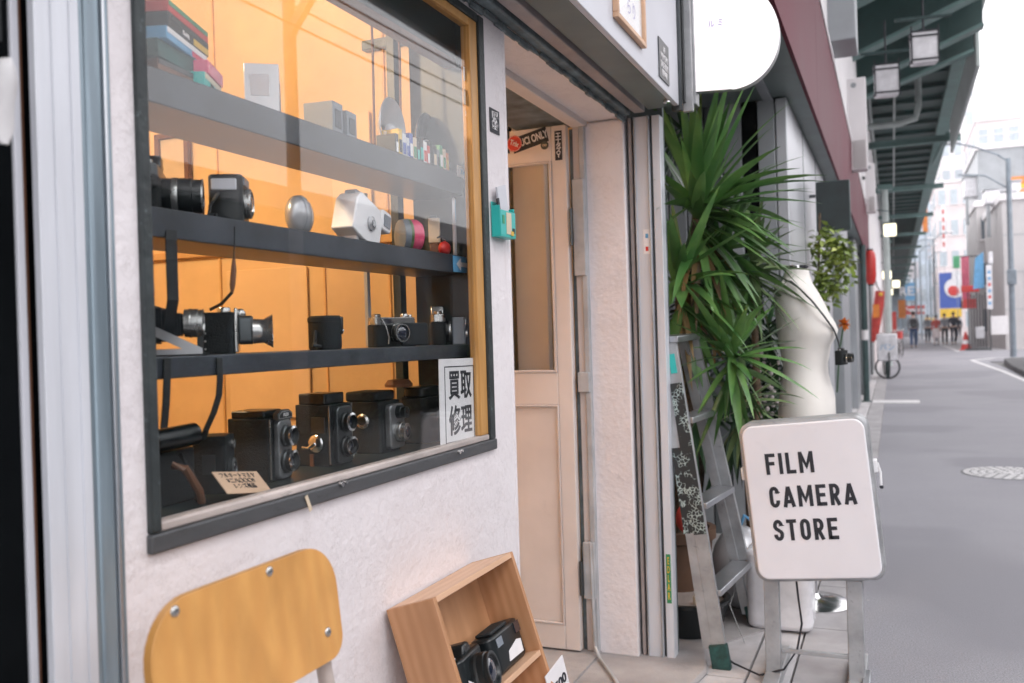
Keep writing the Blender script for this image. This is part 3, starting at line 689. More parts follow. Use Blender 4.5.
MB().lathe([(.0358, -.001), (.0362, .002), (.0358, .005)], (0, 0, .0355), (1, 0, 0), 32).build('rim', 'leaf_pale', t, smooth=True)
MB().lathe([(.0355, .005), (.0355, .020), (.030, .030), (.016, .033), (.015, .030)], (0, 0, .0355), (1, 0, 0), 32).build('front_shell', 'pink_plastic', t, smooth=True)
MB().lathe([(.012, .030), (.012, .034), (.007, .035)], (0, 0, .0355), (1, 0, 0), 20).build('lens', 'oldsilver', t, smooth=True)
t = thing('flash_unit', 'cream flash unit with a red arm standing on the middle shelf', 'flash', place(437, -.965, Z2+.004), rad(25))
MB().prism(rrect(.036, .058, .004, cx=0, cy=.056), (-.012, 0, 0), (0, 1, 0), (0, 0, 1), .026).build('body', 'cream_card', t, bevel=.002)
MB().cyl((.0, .012, .064), (.0, .044, .062), .0075).build('arm', 'red', t, smooth=True); MB().sph((0, .048, .058), .007).build('tip', 'chrome', t, smooth=True)
MB().box(-.01, .01, -.016, .02, -.004, .027).build('stand', 'leather_brown', t, bevel=.002); BX(-.008, .008, -.012, .016, .085, .092, 'shoe', 'black_plastic', t, .001)
t = thing('coin_purse', 'small red purse with a silver clasp at the right end of the middle shelf', 'purse', place(447, -.925, Z2), rad(10))
MB().sph((0, 0, .016), .026, (.5, 1, .62)).build('pouch', 'red', t, smooth=True); MB().tube([(0, -.018, .028), (0, -.008, .036), (0, .006, .036), (0, .016, .028)], .0018).build('clasp', 'chrome', t, smooth=True)
MB().tube([(0, -.02, .03), (.005, -.035, .04), (.0, -.05, .035)], .002).build('loop', 'black_strap', t, smooth=True)
t = thing('hand_mirror', 'blue oval hand mirror leaning in the right corner of the middle shelf', 'hand mirror', (-.918, 1.842, Z2+.003), rad(25))
MB().lathe([(.030, 0), (.030, .006)], (0, 0, .10), (1, 0, 0), 28).build('rim', 'fascia_white', t, smooth=True); MB().lathe([(.026, .0062), (.026, .0075)], (0, 0, .10), (1, 0, 0), 28).build('glass', 'skyblue', t, smooth=True)
MB().tube([(.003, 0, .07), (.003, .004, .035), (.003, .01, 0)], .0045).build('handle', 'fascia_white', t, smooth=True)

# --- lower shelf (z 1.138)
t = thing('folding_camera', 'opened folding camera with a silver shutter at the left of the lower shelf', 'camera', place(172, -.965, Z3), rad(36))
MB().prism(rrect(.028, .085, .01), (-.045, 0, 0), (1, 0, 0), (0, 1, 0), .088).build('body', 'black_leather', t, bevel=.002)
mb = MB()
for k in range(6):
    s = 1-.09*k; x = -.030+.008*k; mb.box(x, x+.0035, -.030*s, .030*s, .045-.030*s, .045+.030*s); mb.box(x+.0036, x+.0078, -.026*s, .026*s, .045-.026*s, .045+.026*s)
mb.build('bellows', 'black_leather', t)
lensparts(t, .018, .047, .021, .026, 'silver')
MB().prism([(-.06, .002), (.045, .002), (.045, .010), (-.055, .062), (-.06, .062), (-.06, .05), (.018, .010), (-.06, .010)], (0, -.036, 0), (1, 0, 0), (0, 0, 1), .003).build('strut', 'oldsilver', t)
MB().box(-.06, .05, -.03, .03, 0, .004).build('bed', 'black_leather', t, bevel=.001); MB().box(-.055, -.030, -.026, .016, .088, .101).build('finder', 'silver', t, bevel=.002)
dial(t, -.045, -.02, .101, .008, .008); MB().box(-.03, -.024, .004, .012, .088, .093).build('release_button', 'red', t)
t = thing('box_camera', 'black box camera with a flared silver lens hood on the lower shelf', 'camera', place(224, -.965, Z3), rad(37))
MB().prism(rrect(.052, .070, .003), (-.01, 0, 0), (1, 0, 0), (0, 1, 0), .064).build('body', 'black_leather', t, bevel=.001)
mb = MB()
for z in (.008, .020, .032, .044, .056): mb.sph((-.0255, -.036, z), .0016, seg=8, rings=6)
mb.build('rivets', 'silver', t); MB().box(-.037, -.028, -.0362, .0362, -.0001, .0655).build('edge_trim', 'steel_dark', t)
MB().box(.0165, .022, -.033, .033, .002, .070).build('front_plate', 'silver', t, bevel=.002)
MB().prism(rrect(.038, .045, .008, cx=0, cy=.036), (.0222, 0, 0), (0, 1, 0), (0, 0, 1), .022).build('lens_housing', 'steel_dark', t, bevel=.003)
MB().sph((.024, .018, .062), .009, (1, .8, 1)).build('winding_knob', 'silver', t, smooth=True)
MB().lathe([(.020, 0), (.019, .010), (.019, .016), (.025, .026), (.027, .030), (.024, .030), (.014, .018)], (.044, 0, .034), (1, 0, 0), 28).build('lens_hood', 'silver', t, smooth=True)
MB().sph((.060, 0, .034), .013, (.4, 1, 1)).build('lens_glass', 'lens_glass', t, smooth=True); dial(t, .0, .012, .064, .010, .009)
t = thing('lens_case', 'round black leather lens case with a strap on the lower shelf', 'lens case', place(325, -.965, Z3), rad(20))
MB().lathe([(.028, 0), (.030, .004), (.030, .050), (.0315, .0505), (.0315, .058), (.027, .062)], seg=32).build('case', 'black_leather', t, smooth=True)
MB().box(.028, .0335, -.006, .006, .028, .060).build('flap', 'black_plastic', t, bevel=.002); MB().sph((.033, 0, .034), .003).build('stud', 'silver', t, smooth=True)
MB().tube([(-.01, -.030, .035), (-.01, -.036, .012), (0, -.052, .003), (.01, -.075, .006), (.0, -.088, .009)], .0032).build('strap', 'black_strap', t, smooth=True)
BX(-.004, .004, .030, .036, .040, .052, 'buckle', 'silver', t)
t = slr('black rangefinder camera with silver top and loose cable on the lower shelf', 392, -.98, Z3, rad(-20), .115, .062, .032, .02, .02, 'silver', False, True)
MB().tube([(.018, -.04, .058), (.024, -.034, .04), (.024, -.028, .02), (.024, -.03, .006)], .0012).build('cable', 'silver', t, smooth=True)
BX(-.02, .02, .01, .085, 0.001, .050, 'half_case', 'black_leather', t, .004)
t = slr('silver topped camera with a shiny lens facing right on the lower shelf', 437, -.975, Z3, rad(32), .115, .070, .034, .026, .040, 'silver', True, True)
t = thing('light_meter', 'small grey light meter box at the right end of the lower shelf', 'light meter', place(459, -.922, Z3+.0), rad(25))
MB().prism(rrect(.03, .05, .004), (0, 0, 0), (1, 0, 0), (0, 1, 0), .062).build('body', 'grey_plastic', t, bevel=.002); MB().lathe([(.014, 0), (.014, .004), (.006, .005)], (.0152, 0, .024), (1, 0, 0), 20).build('dial', 'silver', t, smooth=True); BX(.0152, .017, -.02, .02, .044, .057, 'window', 'lens_glass', t)

# --- case floor
t = thing('flash_gun', 'black tubular flash gun lying on the case floor at the far left', 'flash', place(180, -.955, ZF), rad(0))
MB().cyl((.0, -.06, .094), (.01, .012, .098), .0165).build('tube', 'black_plastic', t, smooth=True)
MB().prism(rrect(.03, .09, .008), (-.015, -.02, 0), (1, 0, 0), (0, 1, 0), .078).build('case', 'black_leather', t, bevel=.003)
MB().tube([(.02, -.03, .075), (.03, -.02, .05), (.028, -.005, .02), (.025, .0, .002)], .004).build('cable', 'black_strap', t, smooth=True)
MB().tube([(.02, -.045, .06), (.034, -.035, .055), (.04, -.015, .02), (.035, -.005, .002)], .006).build('leather_handle', 'leather_brown', t, smooth=True)
t = thing('box_camera', 'small black box camera with a ringed finder beside the flash gun', 'camera', place(210, -.975, ZF), rad(24))
MB().prism(rrect(.05, .052, .004), (0, 0, 0), (1, 0, 0), (0, 1, 0), .088).build('body', 'black_leather', t, bevel=.001)
MB().lathe([(.0075, 0), (.0075, .004), (.004, .005)], (.0252, .012, .072), (1, 0, 0), 16).build('finder_ring', 'silver', t, smooth=True)
MB().lathe([(.016, 0), (.016, .006), (.010, .008), (.008, .005)], (.0252, .0, .036), (1, 0, 0), 20).build('lens', 'steel_dark', t, smooth=True); MB().sph((.030, 0, .036), .008, (.4, 1, 1)).build('lens_glass', 'lens_glass', t, smooth=True)
MB().box(-.01, .01, -.027, -.0262, .03, .06).build('side_plate', 'steel_dark', t)
def tlr(label, px, X, rz, H=.118, W=.075, D=.075, hood=.014, plate=True, knob=True, bright='silver'):
    t = thing('twin_lens_camera', label, 'camera', place(px, X, ZF), rz)
    MB().prism(rrect(D, W, .005), (0, 0, 0), (1, 0, 0), (0, 1, 0), H).build('body', 'black_leather', t, bevel=.0015)
    MB().prism(rrect(D*.8, W*.82, .004), (-.004, 0, H), (1, 0, 0), (0, 1, 0), hood).build('finder_hood', 'black_plastic', t, bevel=.002)
    MB().prism(rrect(W*.62, H*.94, .010, cx=0, cy=H*.49), (D/2, 0, 0), (0, 1, 0), (0, 0, 1), .010).build('lens_board', 'lens_board' if plate else 'steel_dark', t, bevel=.002)
    for nm, z, r in (('viewing_lens', H*.70, .0165), ('taking_lens', H*.30, .0175)):
        l = MB().lathe([(r*1.12, 0), (r*1.12, .005), (r, .007), (r, .016), (r*.78, .017), (r*.70, .009)], (D/2+.010, 0, z), (1, 0, 0), 28).build(nm, 'steel_dark' if plate else 'black_plastic', t, smooth=True)
        MB().lathe([(r*1.01, .0145), (r*1.03, .0165), (r*.80, .0175)], (D/2+.010, 0, z), (1, 0, 0), 28, cap=False).build('lens_ring', bright, l, smooth=True)
        MB().sph((D/2+.017, 0, z), r*.68, (.35, 1, 1)).build('lens_glass', 'lens_glass', l, smooth=True)
    MB().box(D/2-.0005, D/2+.0012, -W/2+.001, -W/2+.003, .004, H-.002).box(D/2-.0005, D/2+.0012, W/2-.003, W/2-.001, .004, H-.002).build('trim', 'silver', t)
    MB().box(D/2+.0105, D/2+.018, .020, .026, H*.26, H*.34).build('lever', bright, t, bevel=.001)
    if plate:
        pl = MB().prism([(-.024, 0), (.024, 0), (.024, .010), (.012, .0165), (-.012, .0165), (-.024, .010)], (D/2+.001, 0, H-.004), (0, 1, 0), (0, 0, 1), .010).build('name_plate', 'steel_dark', t, bevel=.001)
        MB().prism([(-.022, .002), (.022, .002), (.022, .009), (.011, .0145), (-.011, .0145), (-.022, .009)], (D/2+.0112, 0, H-.004), (0, 1, 0), (0, 0, 1), .0004).build('plate_rim', 'silver', pl)
        MB().prism([(-.020, .0035), (.020, .0035), (.020, .0083), (.010, .013), (-.010, .013), (-.020, .0083)], (D/2+.0117, 0, H-.004), (0, 1, 0), (0, 0, 1), .0003).build('plate_face', 'black_plastic', pl)
        text('lettering', 'FLEX', .008, basis((D/2+.0124, 0, H+.004), *FX), 'paper', pl, ext=.0002)
    if knob:
        k = MB().lathe([(.014, 0), (.014, .007), (.011, .010)], (-.002, -W/2, H*.62), (0, -1, 0), 20).build('side_knob', 'black_plastic', t, smooth=True)
        MB().lathe([(.009, .010), (.008, .0115)], (-.002, -W/2, H*.62), (0, -1, 0), 20).build('knob_cap', 'silver', k, smooth=True)
    return t
tlr('dark twin lens camera with an arched name plate behind the price card', 256, -.985, rad(8), .104, .070, .078, .012, True, False, 'chrome')
t = tlr('twin lens camera with bright silver lens rims and side crank on the case floor', 321, -.985, rad(0), .112, .078, .074, .020, False, False, 'chrome')
c = MB().lathe([(.016, 0), (.016, .006), (.012, .009)], (.012, -.039, .042), (0, -1, 0), 20).build('side_crank', 'chrome', t, smooth=True); MB().tube([(.012, -.049, .042), (.0, -.052, .035), (-.012, -.052, .036)], .003).build('crank_arm', 'chrome', c, smooth=True)
BX(-.004, .004, -.042, -.0395, .0, .022, 'tag', 'leather_brown', t); dial(t, 0, 0, .126, .01, .003, 'black_plastic')
MB().box(.0, .030, -.0405, -.0392, .06, .09).build('side_plate', 'steel_dark', t, bevel=.001)
t = thing('medium_format_camera', 'chunky black camera with two small lenses and a side knob on the case floor', 'camera', place(372, -.985, ZF), rad(2))
MB().prism(rrect(.075, .085, .008), (0, 0, 0), (1, 0, 0), (0, 1, 0), .104).build('body', 'black_leather', t, bevel=.002)
MB().prism(rrect(.075, .080, .01), (-.008, -.002, .104), (1, 0, 0), (0, 1, 0), .020).build('finder_hood', 'black_leather', t, bevel=.004)
MB().prism(rrect(.06, .09, .01, cx=.004, cy=.052), (.0376, 0, 0), (0, 1, 0), (0, 0, 1), .014).build('lens_board', 'lens_board', t, bevel=.003)
for nm, z, r in (('viewing_lens', .080, .012), ('taking_lens', .040, .018)):
    l = MB().lathe([(r*1.15, 0), (r*1.1, .010), (r, .011), (r, .020), (r*.8, .021)], (.0515, .006, z), (1, 0, 0), 26).build(nm, 'silver' if z < .05 else 'black_plastic', t, smooth=True); MB().sph((.070, .006, z), r*.72, (.35, 1, 1)).build('lens_glass', 'lens_glass', l, smooth=True)
k = MB().lathe([(.015, 0), (.015, .008), (.011, .011), (.010, .008)], (.0, -.0425, .066), (0, -1, 0), 22).build('side_knob', 'silver', t, smooth=True); MB().lathe([(.008, .008), (.008, .0105)], (.0, -.0425, .066), (0, -1, 0), 22).build('knob_cap', 'black_plastic', k, smooth=True)
t = thing('leather_cap', 'worn brown leather cap resting on top of the chunky black camera', 'leather cap', place(397, -1.0, ZF+.1245), rad(0))
MB().lathe([(.030, 0), (.031, .006), (.024, .015), (.008, .017)], seg=20).build('cap', 'leather_brown', t, smooth=True)
t = thing('film_camera', 'wide black camera half hidden behind the white paper sign', 'camera', place(422, -.97, ZF), rad(2))
MB().prism(rrect(.07, .12, .02), (0, 0, 0), (1, 0, 0), (0, 1, 0), .100).build('body', 'black_leather', t, bevel=.003); MB().prism(rrect(.06, .10, .02), (0, 0, .100), (1, 0, 0), (0, 1, 0), .022).build('finder_hood', 'black_plastic', t, bevel=.004)
MB().lathe([(.022, 0), (.022, .012), (.016, .016)], (.035, .012, .050), (1, 0, 0), 24).build('lens', 'steel_dark', t, smooth=True); MB().sph((.045, .012, .05), .014, (.5, 1, 1)).build('lens_glass', 'lens_glass', t, smooth=True)

# hanging straps
def strap(label, pts, side, w, mat='black_strap', cat='strap', name='camera_strap'):
    p0 = Vector(pts[0]); mb = MB().ribbon([Vector(p)-p0 for p in pts], side, w, .002); o = mb.build(name, mat); o.location = p0; return tag(o, label, cat)
def sp(px, py, X): return onX(px, py, X)
strap('wide black strap hanging from the middle shelf at the left', [sp(171, 222, -.905), sp(171, 240, -.896), sp(172, 270, -.896), sp(173, 300, -.90), sp(170, 320, -.93), sp(168, 335, -.96)], (0, 1, 0), .020)
strap('black strap drooping below the lower shelf behind the box camera', [sp(219, 358, -.897), sp(220, 378, -.896), sp(219, 395, -.899), sp(214, 412, -.905), sp(206, 430, -.92), sp(203, 440, -.94)], (0, 1, 0), .0115)
strap('short black strap hanging below the lower shelf at the far left', [sp(167, 358, -.897), sp(167, 380, -.896), sp(166, 405, -.90), sp(164, 428, -.91)], (0, 1, 0), .012)
p = onX(235, 240, -.896)
t = thing('zip_pull', 'thin cord with a brown leather pull hanging from the middle shelf', 'leather pull', p)
MB().tube([(0, 0, .02), (0, -.001, 0), (0, -.004, -.03)], .0009).build('cord', 'black_strap', t); MB().tube([(0, -.004, -.028), (0, -.005, -.045), (0, -.009, -.068), (0, -.010, -.078)], lambda u: .0022+.0022*math.sin(PI*u)).build('pull', 'leather_brown', t, smooth=True)
MB().tube([(0, -.010, -.078), (-.02, -.010, -.094), (-.04, -.012, -.102)], .0025).build('tail', 'black_strap', t, smooth=True)

# --- boxes on the top shelf
GR = 'film boxes stacked at the left end of the top shelf'
def fbox(label, px, X, z, rz, D, W, H, mats, txt=None, tmat='yellow', group=None, name='film_box', band=None):
    t = thing(name, label, 'film box', place(px, X, z), rz, group)
    BX(-D/2, D/2, -W/2, W/2, 0, H, 'carton', mats[0], t, .0008)
    if len(mats) > 1: BX(D/2, D/2+.0006, -W/2+.002, W/2-.002, H*.55, H*.97, 'band', mats[1], t)
    if len(mats) > 2: BX(D/2, D/2+.0006, W*.1, W/2-.002, .001, H*.5, 'band', mats[2], t)
    if txt: text('lettering', txt, H*.42, basis((D/2+.0009, -W*.1, H*.3), *FX), tmat, t, ext=.0002, bold=.0004)
    return t
fbox('brown film box at the bottom of the left stack', 163, -.955, Z1, rad(8), .09, .11, .016, ['leather_brown', 'black_plastic'], group=GR)
fbox('teal film box lying above the brown one', 160, -.955, Z1+.0165, rad(14), .09, .12, .024, ['teal_rubber'], group=GR)
fbox('blue and pink striped film box in the left stack', 166, -.955, Z1+.041, rad(20), .09, .14, .017, ['skyblue', 'paper', 'pink_plastic'], group=GR)
fbox('black film box with yellow lettering in the left stack', 168, -.955, Z1+.0585, rad(20), .09, .14, .020, ['black_plastic', 'black_plastic', 'yellow'], 'Kodak', 'paper', group=GR)
fbox('red film box at the very top of the left stack', 168, -.955, Z1+.079, rad(20), .09, .14, .016, ['red', 'green'], group=GR)
fbox('beige and teal flat film box beside the tall left stack', 197, -.95, Z1, rad(26), .07, .088, .019, ['teal', 'cream_card', 'paper'], 'FILM', 'ink')
fbox('pinkish red film box lying on the beige one', 200, -.95, Z1+.0195, rad(26), .07, .080, .019, ['pink_plastic'])
t = thing('carton', 'upright white printed carton standing alone on the top shelf', 'carton', place(270, -.965, Z1), rad(36))
BX(-.028, .028, -.030, .030, 0, .088, 'box', 'oldsilver', t, .001); BX(.0282, .0290, -.012, .018, .015, .06, 'print', 'grey_plastic', t); BX(-.018, .012, -.0308, -.0302, .035, .07, 'print', 'fascia_white', t)
for i, (px, h) in enumerate(((330, .068), (344, .060))):
    t = thing('cassette_box', ('grey blue cassette box, the taller of the pair on the top shelf', 'grey blue cassette box, the shorter of the pair on the top shelf')[i], 'cassette box', place(px, -.965, Z1), rad(6), 'pair of cassette boxes')
    BX(-.03, .03, -.020, .020, 0, h, 'box', 'grey_plastic', t, .001); BX(.0302, .031, -.012, .012, h*.3, h*.8, 'print', 'shelf_grey', t)
rowc = [('black_plastic', 'silver'), ('yellow', 'ink'), ('oldsilver', 'blue'), ('fascia_white', 'blue'), ('blue', 'paper'), ('cream_card', 'green'), ('black_plastic', 'teal'), ('case_dark', 'teal'), ('paper', 'red'), ('red', 'paper'), ('case_dark', 'ink'), ('steel_dark', 'cream_card'), ('grey_plastic', 'ink'), ('green', 'paper'), ('cream_card', 'green'), ('orange', 'yellow')]
cn = {'black_plastic': 'black', 'cream_card': 'cream', 'yellow': 'yellow', 'oldsilver': 'silver', 'fascia_white': 'white', 'blue': 'blue', 'case_dark': 'dark green', 'paper': 'white', 'red': 'red', 'steel_dark': 'charcoal', 'grey_plastic': 'grey', 'green': 'green', 'orange': 'orange', 'purple_ink': 'violet', 'ink': 'black', 'silver': 'silver', 'teal': 'teal'}
seen = {}
y = 1.588
for i, (a, bb) in enumerate(rowc):
    w = .0135+.003*((i*7) % 3)/2; h = .044+.006*((i*5) % 3)
    lb = 'upright %s film box with a %s end label on the top shelf' % (cn[a], cn[bb]); seen[lb] = seen.get(lb, 0)+1
    if i > 0: lb = 'upright %s film box with %s label, right of the %s one, top shelf' % (cn[a], cn[bb], cn[rowc[i-1][0]])
    t = thing('film_box', lb, 'film box', (-.935, y, Z1), 0, 'row of upright film boxes')
    BX(-.025, .02, 0, w-.001, 0, h, 'carton', a, t, .0006); BX(.0202, .0208, .002, w-.003, h*.15, h*.62, 'label', bb, t); y += w
# second row behind (dark canisters)
t = thing('film_tin', 'row end dark metal film tin behind the upright film boxes', 'film tin', (-.99, 1.75, Z1)); MB().lathe([(.028, 0), (.028, .05), (.022, .055)], seg=20).build('tin', 'steel_dark', t, smooth=True)

# round reflectors standing on the top shelf
for i, (px, X_, mt, lb) in enumerate(((399, -.955, 'oldsilver', 'round silver flash reflector with a cream fan on the top shelf'), (434, -.975, 'steel_dark', 'dark round flash reflector at the right end of the top shelf'))):
    t = thing('flash_reflector', lb, 'reflector', place(px, X_, Z1+.0), rad(6))
    r_ = .066 if i == 0 else .072
    MB().lathe([(.012, -.03), (.020, -.026), (r_*.8, -.010), (r_, .0), (r_*.97, .002), (r_*.75, -.007), (.012, -.022)], (0, 0, r_+.002), (1, 0, 0), 36, cap=False).build('dish', mt, t, smooth=True)
    MB().sph((-.006, 0, r_+.002), .012).build('bulb', 'fascia_white', t, smooth=True)
    if i == 0:
        mb = MB(); n_ = 14
        for k in range(n_):
            a0 = rad(198+144*k/n_); a1 = rad(198+144*(k+1)/n_); x_ = .006+.004*(k % 2)
            mb.prism([(0, .0), (r_*.97*math.cos(a0), r_*.97*math.sin(a0)), (r_*.97*math.cos(a1), r_*.97*math.sin(a1))], (x_, 0, r_+.004), (0, 1, 0), (0, 0, 1), .002)
        mb.build('pleated_fan', 'cream_card', t)
for i, px in enumerate((372, 399)):
    p = onX(px, 60, -1.0); t = thing('hanging_wire', ('thin brown cord hanging above the cassette boxes inside the window', 'thin brown cord hanging above the silver reflector')[i], 'cord', (p.x, p.y, 1.93)); MB().tube([(0, 0, 0), (.0, .004, -.15), (0, 0, -.27-.1*(1-i))], .0028).build('cord', 'leather_brown', t, smooth=True); MB().cyl((0, 0, -.03), (0, 0, -.045), .005, seg=8).build('knot', 'silver', t)
cl = thing('ceiling_lamp', 'bright warm bulb under the ceiling inside the shop', 'lamp', (-1.65, .62, 2.22))
MB().lathe([(.05, .0), (.05, .07), (.02, .08)], seg=20).build('holder', 'room_dark', cl, smooth=True); MB().sph((0, 0, -.03), .04).build('bulb', 'bulb', cl, smooth=True)
for loc, e in (((-1.60, .80, 2.05), 25), ((-2.1, 2.95, 2.05), 16)):
    ld = bpy.data.lights.new('warm_bulb_light', 'POINT'); ld.energy = e; ld.color = (1, .76, .47); ld.shadow_soft_size = .05
    ld.color = (1, .76, .47) if e > 20 else (1, .91, .83); lo = bpy.data.objects.new('warm_bulb_light', ld); lo.location = loc; COL.objects.link(lo)
cl2 = thing('ceiling_lamp', 'second warm bulb under the ceiling nearer the door', 'lamp', (-2.1, 2.95, 2.20)); MB().lathe([(.05, .0), (.05, .07), (.02, .08)], seg=20).build('holder', 'room_dark', cl2, smooth=True); MB().sph((0, 0, -.01), .03).build('bulb', 'bulb', cl2, smooth=True)

# ------------------------------------------------------------------ chair
ch = thing('school_chair', 'old school chair with a screwed plywood backrest against the white wall', 'chair', (-.62, .86, 0))
CX0, CY0 = -.62, .86
mb = MB()
poly = []
W, Hh = .326, .150
for (sx, sy, a0, r) in ((1, 1, 0, .060), (-1, 1, 90, .062), (-1, -1, 180, .03), (1, -1, 270, .028)):
    for i in range(9):
        a = rad(a0+90*i/8); poly.append((sx*(W/2-r)+r*math.cos(a), sy*(Hh/2-r)+r*math.sin(a)))
mb.prism(poly, (0, 0, 0), (0, 1, 0), (0, 0, 1), .011)
bmesh.ops.triangulate(mb.bm, faces=[f for f in mb.bm.faces if len(f.verts) > 4])
BM = Matrix.Translation((-.700-CX0, .845-CY0, .812)) @ Matrix.Rotation(rad(-6), 4, 'Y')
br = mb.build('backrest', 'plywood', ch, M=BM, bevel=.003)
for (px, py) in ((184, 611), (278, 571), (329, 632), (165, 700)):
    p = onX(px, py, -.683); q = BM.inverted() @ (Vector((p.x-CX0, p.y-CY0, p.z)))
    MB().sph((0, 0, 0), .0062, (.45, 1, 1)).build('screw', 'steel_dark' if False else 'silver', br, M=Matrix.Translation((.0115, q.y, q.z)), smooth=True)
for y0 in (-.135, .128):
    pts = [(-.695-CX0-.012+.012*math.sin(0), y0, .80), (-.695-CX0-.008, y0*1.02, .72), (-.075+.01, y0*1.08, .60), (-.05, y0*1.15, .46), (-.06, y0*1.25, .22), (-.115, y0*1.35, .006)]
    MB().tube([(-.695-CX0-.016, y0, .86)]+pts, .0105, 12).build('leg', 'tube_beige', ch, smooth=True)
    MB().tube([(.27, y0*1.2, .43), (.285, y0*1.25, .22), (.31, y0*1.35, .006)], .0105, 12).build('leg', 'tube_beige', ch, smooth=True)
    MB().tube([(-.05, y0*1.15, .43), (.27, y0*1.15, .43)], .0095, 12).build('seat_rail', 'tube_beige', ch, smooth=True)
MB().prism(rrect(.35, .36, .05, cx=.11, cy=0), (0, 0, .442), (1, 0, 0), (0, 1, 0), .011).build('seat', 'plywood', ch, bevel=.003)

# ------------------------------------------------------------------ wooden crate leaning on the wall
BA = rad(17.5); dx = Vector((math.cos(BA), 0, math.sin(BA))); dn = Vector((math.sin(BA), 0, -math.cos(BA)))
BO = Vector((-.842, 1.377, .672)); BWd, BD, BHt = .354, .100, .690
Mb = Matrix.Identity(4)
for i in range(3): Mb[i][0] = dx[i]; Mb[i][1] = (0, 1, 0)[i]; Mb[i][2] = -dn[i]; Mb[i][3] = (BO+dn*BHt)[i]
crate = thing('wooden_shelf_box', 'open wooden shelf box leaning against the wall by the door', 'shelf box', M=Mb)
T = .011
BX(0, BD, 0, T, 0, BHt, 'side_panel', 'box_wood', crate, .0012); BX(0, BD, BWd-T, BWd, 0, BHt, 'side_panel', 'box_wood', crate, .0012)
BX(0, BD, T+.0003, BWd-T-.0003, BHt-T, BHt, 'top_panel', 'box_wood_light', crate, .0012); BX(0, BD, T+.0003, BWd-T-.0003, 0, T, 'bottom_panel', 'box_wood_light', crate, .0012)
BX(.001, .006, T+.0003, BWd-T-.0003, T, BHt-T, 'back_panel', 'box_wood', crate)
ZS = BHt-.205
BX(.0065, BD-.002, T+.0003, BWd-T-.0003, ZS-T, ZS, 'shelf', 'box_wood_light', crate, .0012); BX(.0065, BD-.002, T+.0003, BWd-T-.0003, .22, .22+T, 'shelf', 'box_wood_light', crate, .0012)
def incrate(x, y, z, rz=0., rx=0., ry=0.): return Mb @ Matrix.Translation((x, y, z)) @ Euler((rx, ry, rz)).to_matrix().to_4x4()
t = thing('bridge_camera', 'black camera with a bulky lens and white price stickers in the wooden shelf box', 'camera', M=incrate(.050, .100, ZS+.001, rad(8)) @ Matrix.Scale(1.15, 4))
MB().prism(rrect(.052, .104, .012), (0, 0, 0), (1, 0, 0), (0, 1, 0), .070).build('body', 'black_plastic', t, bevel=.005)
lensparts(t, .026, .034, .029, .030, ring='steel_dark')
MB().prism([(-.02, 0), (-.012, .017), (.012, .017), (.02, 0)], (-.018, 0, .068), (0, 1, 0), (0, 0, 1), .04).build('prism_hump', 'black_plastic', t, bevel=.004)
MB().prism([(-.050, .012), (-.028, .004), (-.026, .026), (-.044, .036)], (.0264, 0, 0), (0, 1, 0), (0, 0, 1), .001).build('price_sticker', 'paper', t)
BX(-.02, .012, -.05, -.034, .0705, .0715, 'top_label', 'paper', t); MB().box(-.001, .001, .0, .014, .07, .125).build('paper_slip', 'paper', t, M=Matrix.Translation((-.02, 0, 0)))
t = thing('bridge_camera', 'long black camera with a white sticker, right one in the wooden shelf box', 'camera', M=incrate(.052, .262, ZS+.001, rad(2)) @ Matrix.Scale(1.12, 4))
MB().prism(rrect(.045, .135, .016), (0, 0, 0), (1, 0, 0), (0, 1, 0), .068).build('body', 'black_plastic', t, bevel=.006)
MB().box(-.012, .020, -.055, .02, .0685, .075).build('strap_roll', 'black_strap', t, bevel=.003); BX(.0228, .0245, .035, .058, .045, .064, 'lens_window', 'lens_glass', t)
MB().prism([(-.02, .012), (.045, .010), (.048, .032), (.030, .036), (-.012, .028)], (.0228, 0, 0), (0, 1, 0), (0, 0, 1), .001).build('price_sticker', 'paper', t)
MB().box(.0228, .024, -.05, -.025, .045, .06).build('flash', 'grey_plastic', t)
# white card at the foot of the box
p = onX(558, 679, -.66)
t = thing('price_card', 'white price card standing beside the wooden shelf box near the door', 'price card', (p.x, p.y, .008), rz=rad(-12))
h = p.z-.008
MB().box(-.001, .001, -.036, .036, -.045, .045).build('card', 'paper', t, M=Matrix.Translation((0, 0, h-.010)) @ Matrix.Rotation(rad(20), 4, 'X')); MB().cyl((-.004, 0, 0), (-.004, 0, h), .004, seg=8).build('stem', 'box_wood', t)
text('lettering', '¥500', .030, Matrix.Translation((.0018, 0, h-.012)) @ Matrix.Rotation(rad(20), 4, 'X') @ basis((0, 0, 0), *FX), 'ink', t, bold=.0008)
MB().lathe([(.04, 0), (.04, .01), (.01, .014)], seg=16).build('foot', 'box_wood', t, smooth=True)

# ------------------------------------------------------------------ round white sign
rs = thing('projecting_sign', 'round white backlit sign projecting from the end of the fascia', 'sign', (-.60, 3.10, 1.95))
def sl(px, py): q = onY(px, py, 3.10); return (q.x+.60, q.z-1.95)
pol = [sl(692.7, 92), sl(731.5, 89)]
for i in range(33):
    a = rad(-82+164*i/32); pol.append(sl(725.5+54*math.cos(a), 34.5-55.5*math.sin(a)))
pol.append(sl(687.5, -20.5))
MB().prism(pol, (0, 0, 0), (1, 0, 0), (0, 0, 1), -.035).build('light_box', 'alu_dull', rs, smooth=False)
MB().prism([(x*1+0*.0, z) for x, z in pol], (0, -.002, 0), (1, 0, 0), (0, 0, 1), -.0015).build('face', 'sign_lit', rs)
a_, b_ = sl(716, 24)
text('lettering', 'M', .05, basis((a_, -.005, b_), *FY), 'purple_ink', rs, sx=.5, shear=.4, bold=-.0016) if False else text('lettering', 'ル ミ', .030, basis((a_, -.0045, b_), *FY), 'purple_ink', rs, sx=.8)
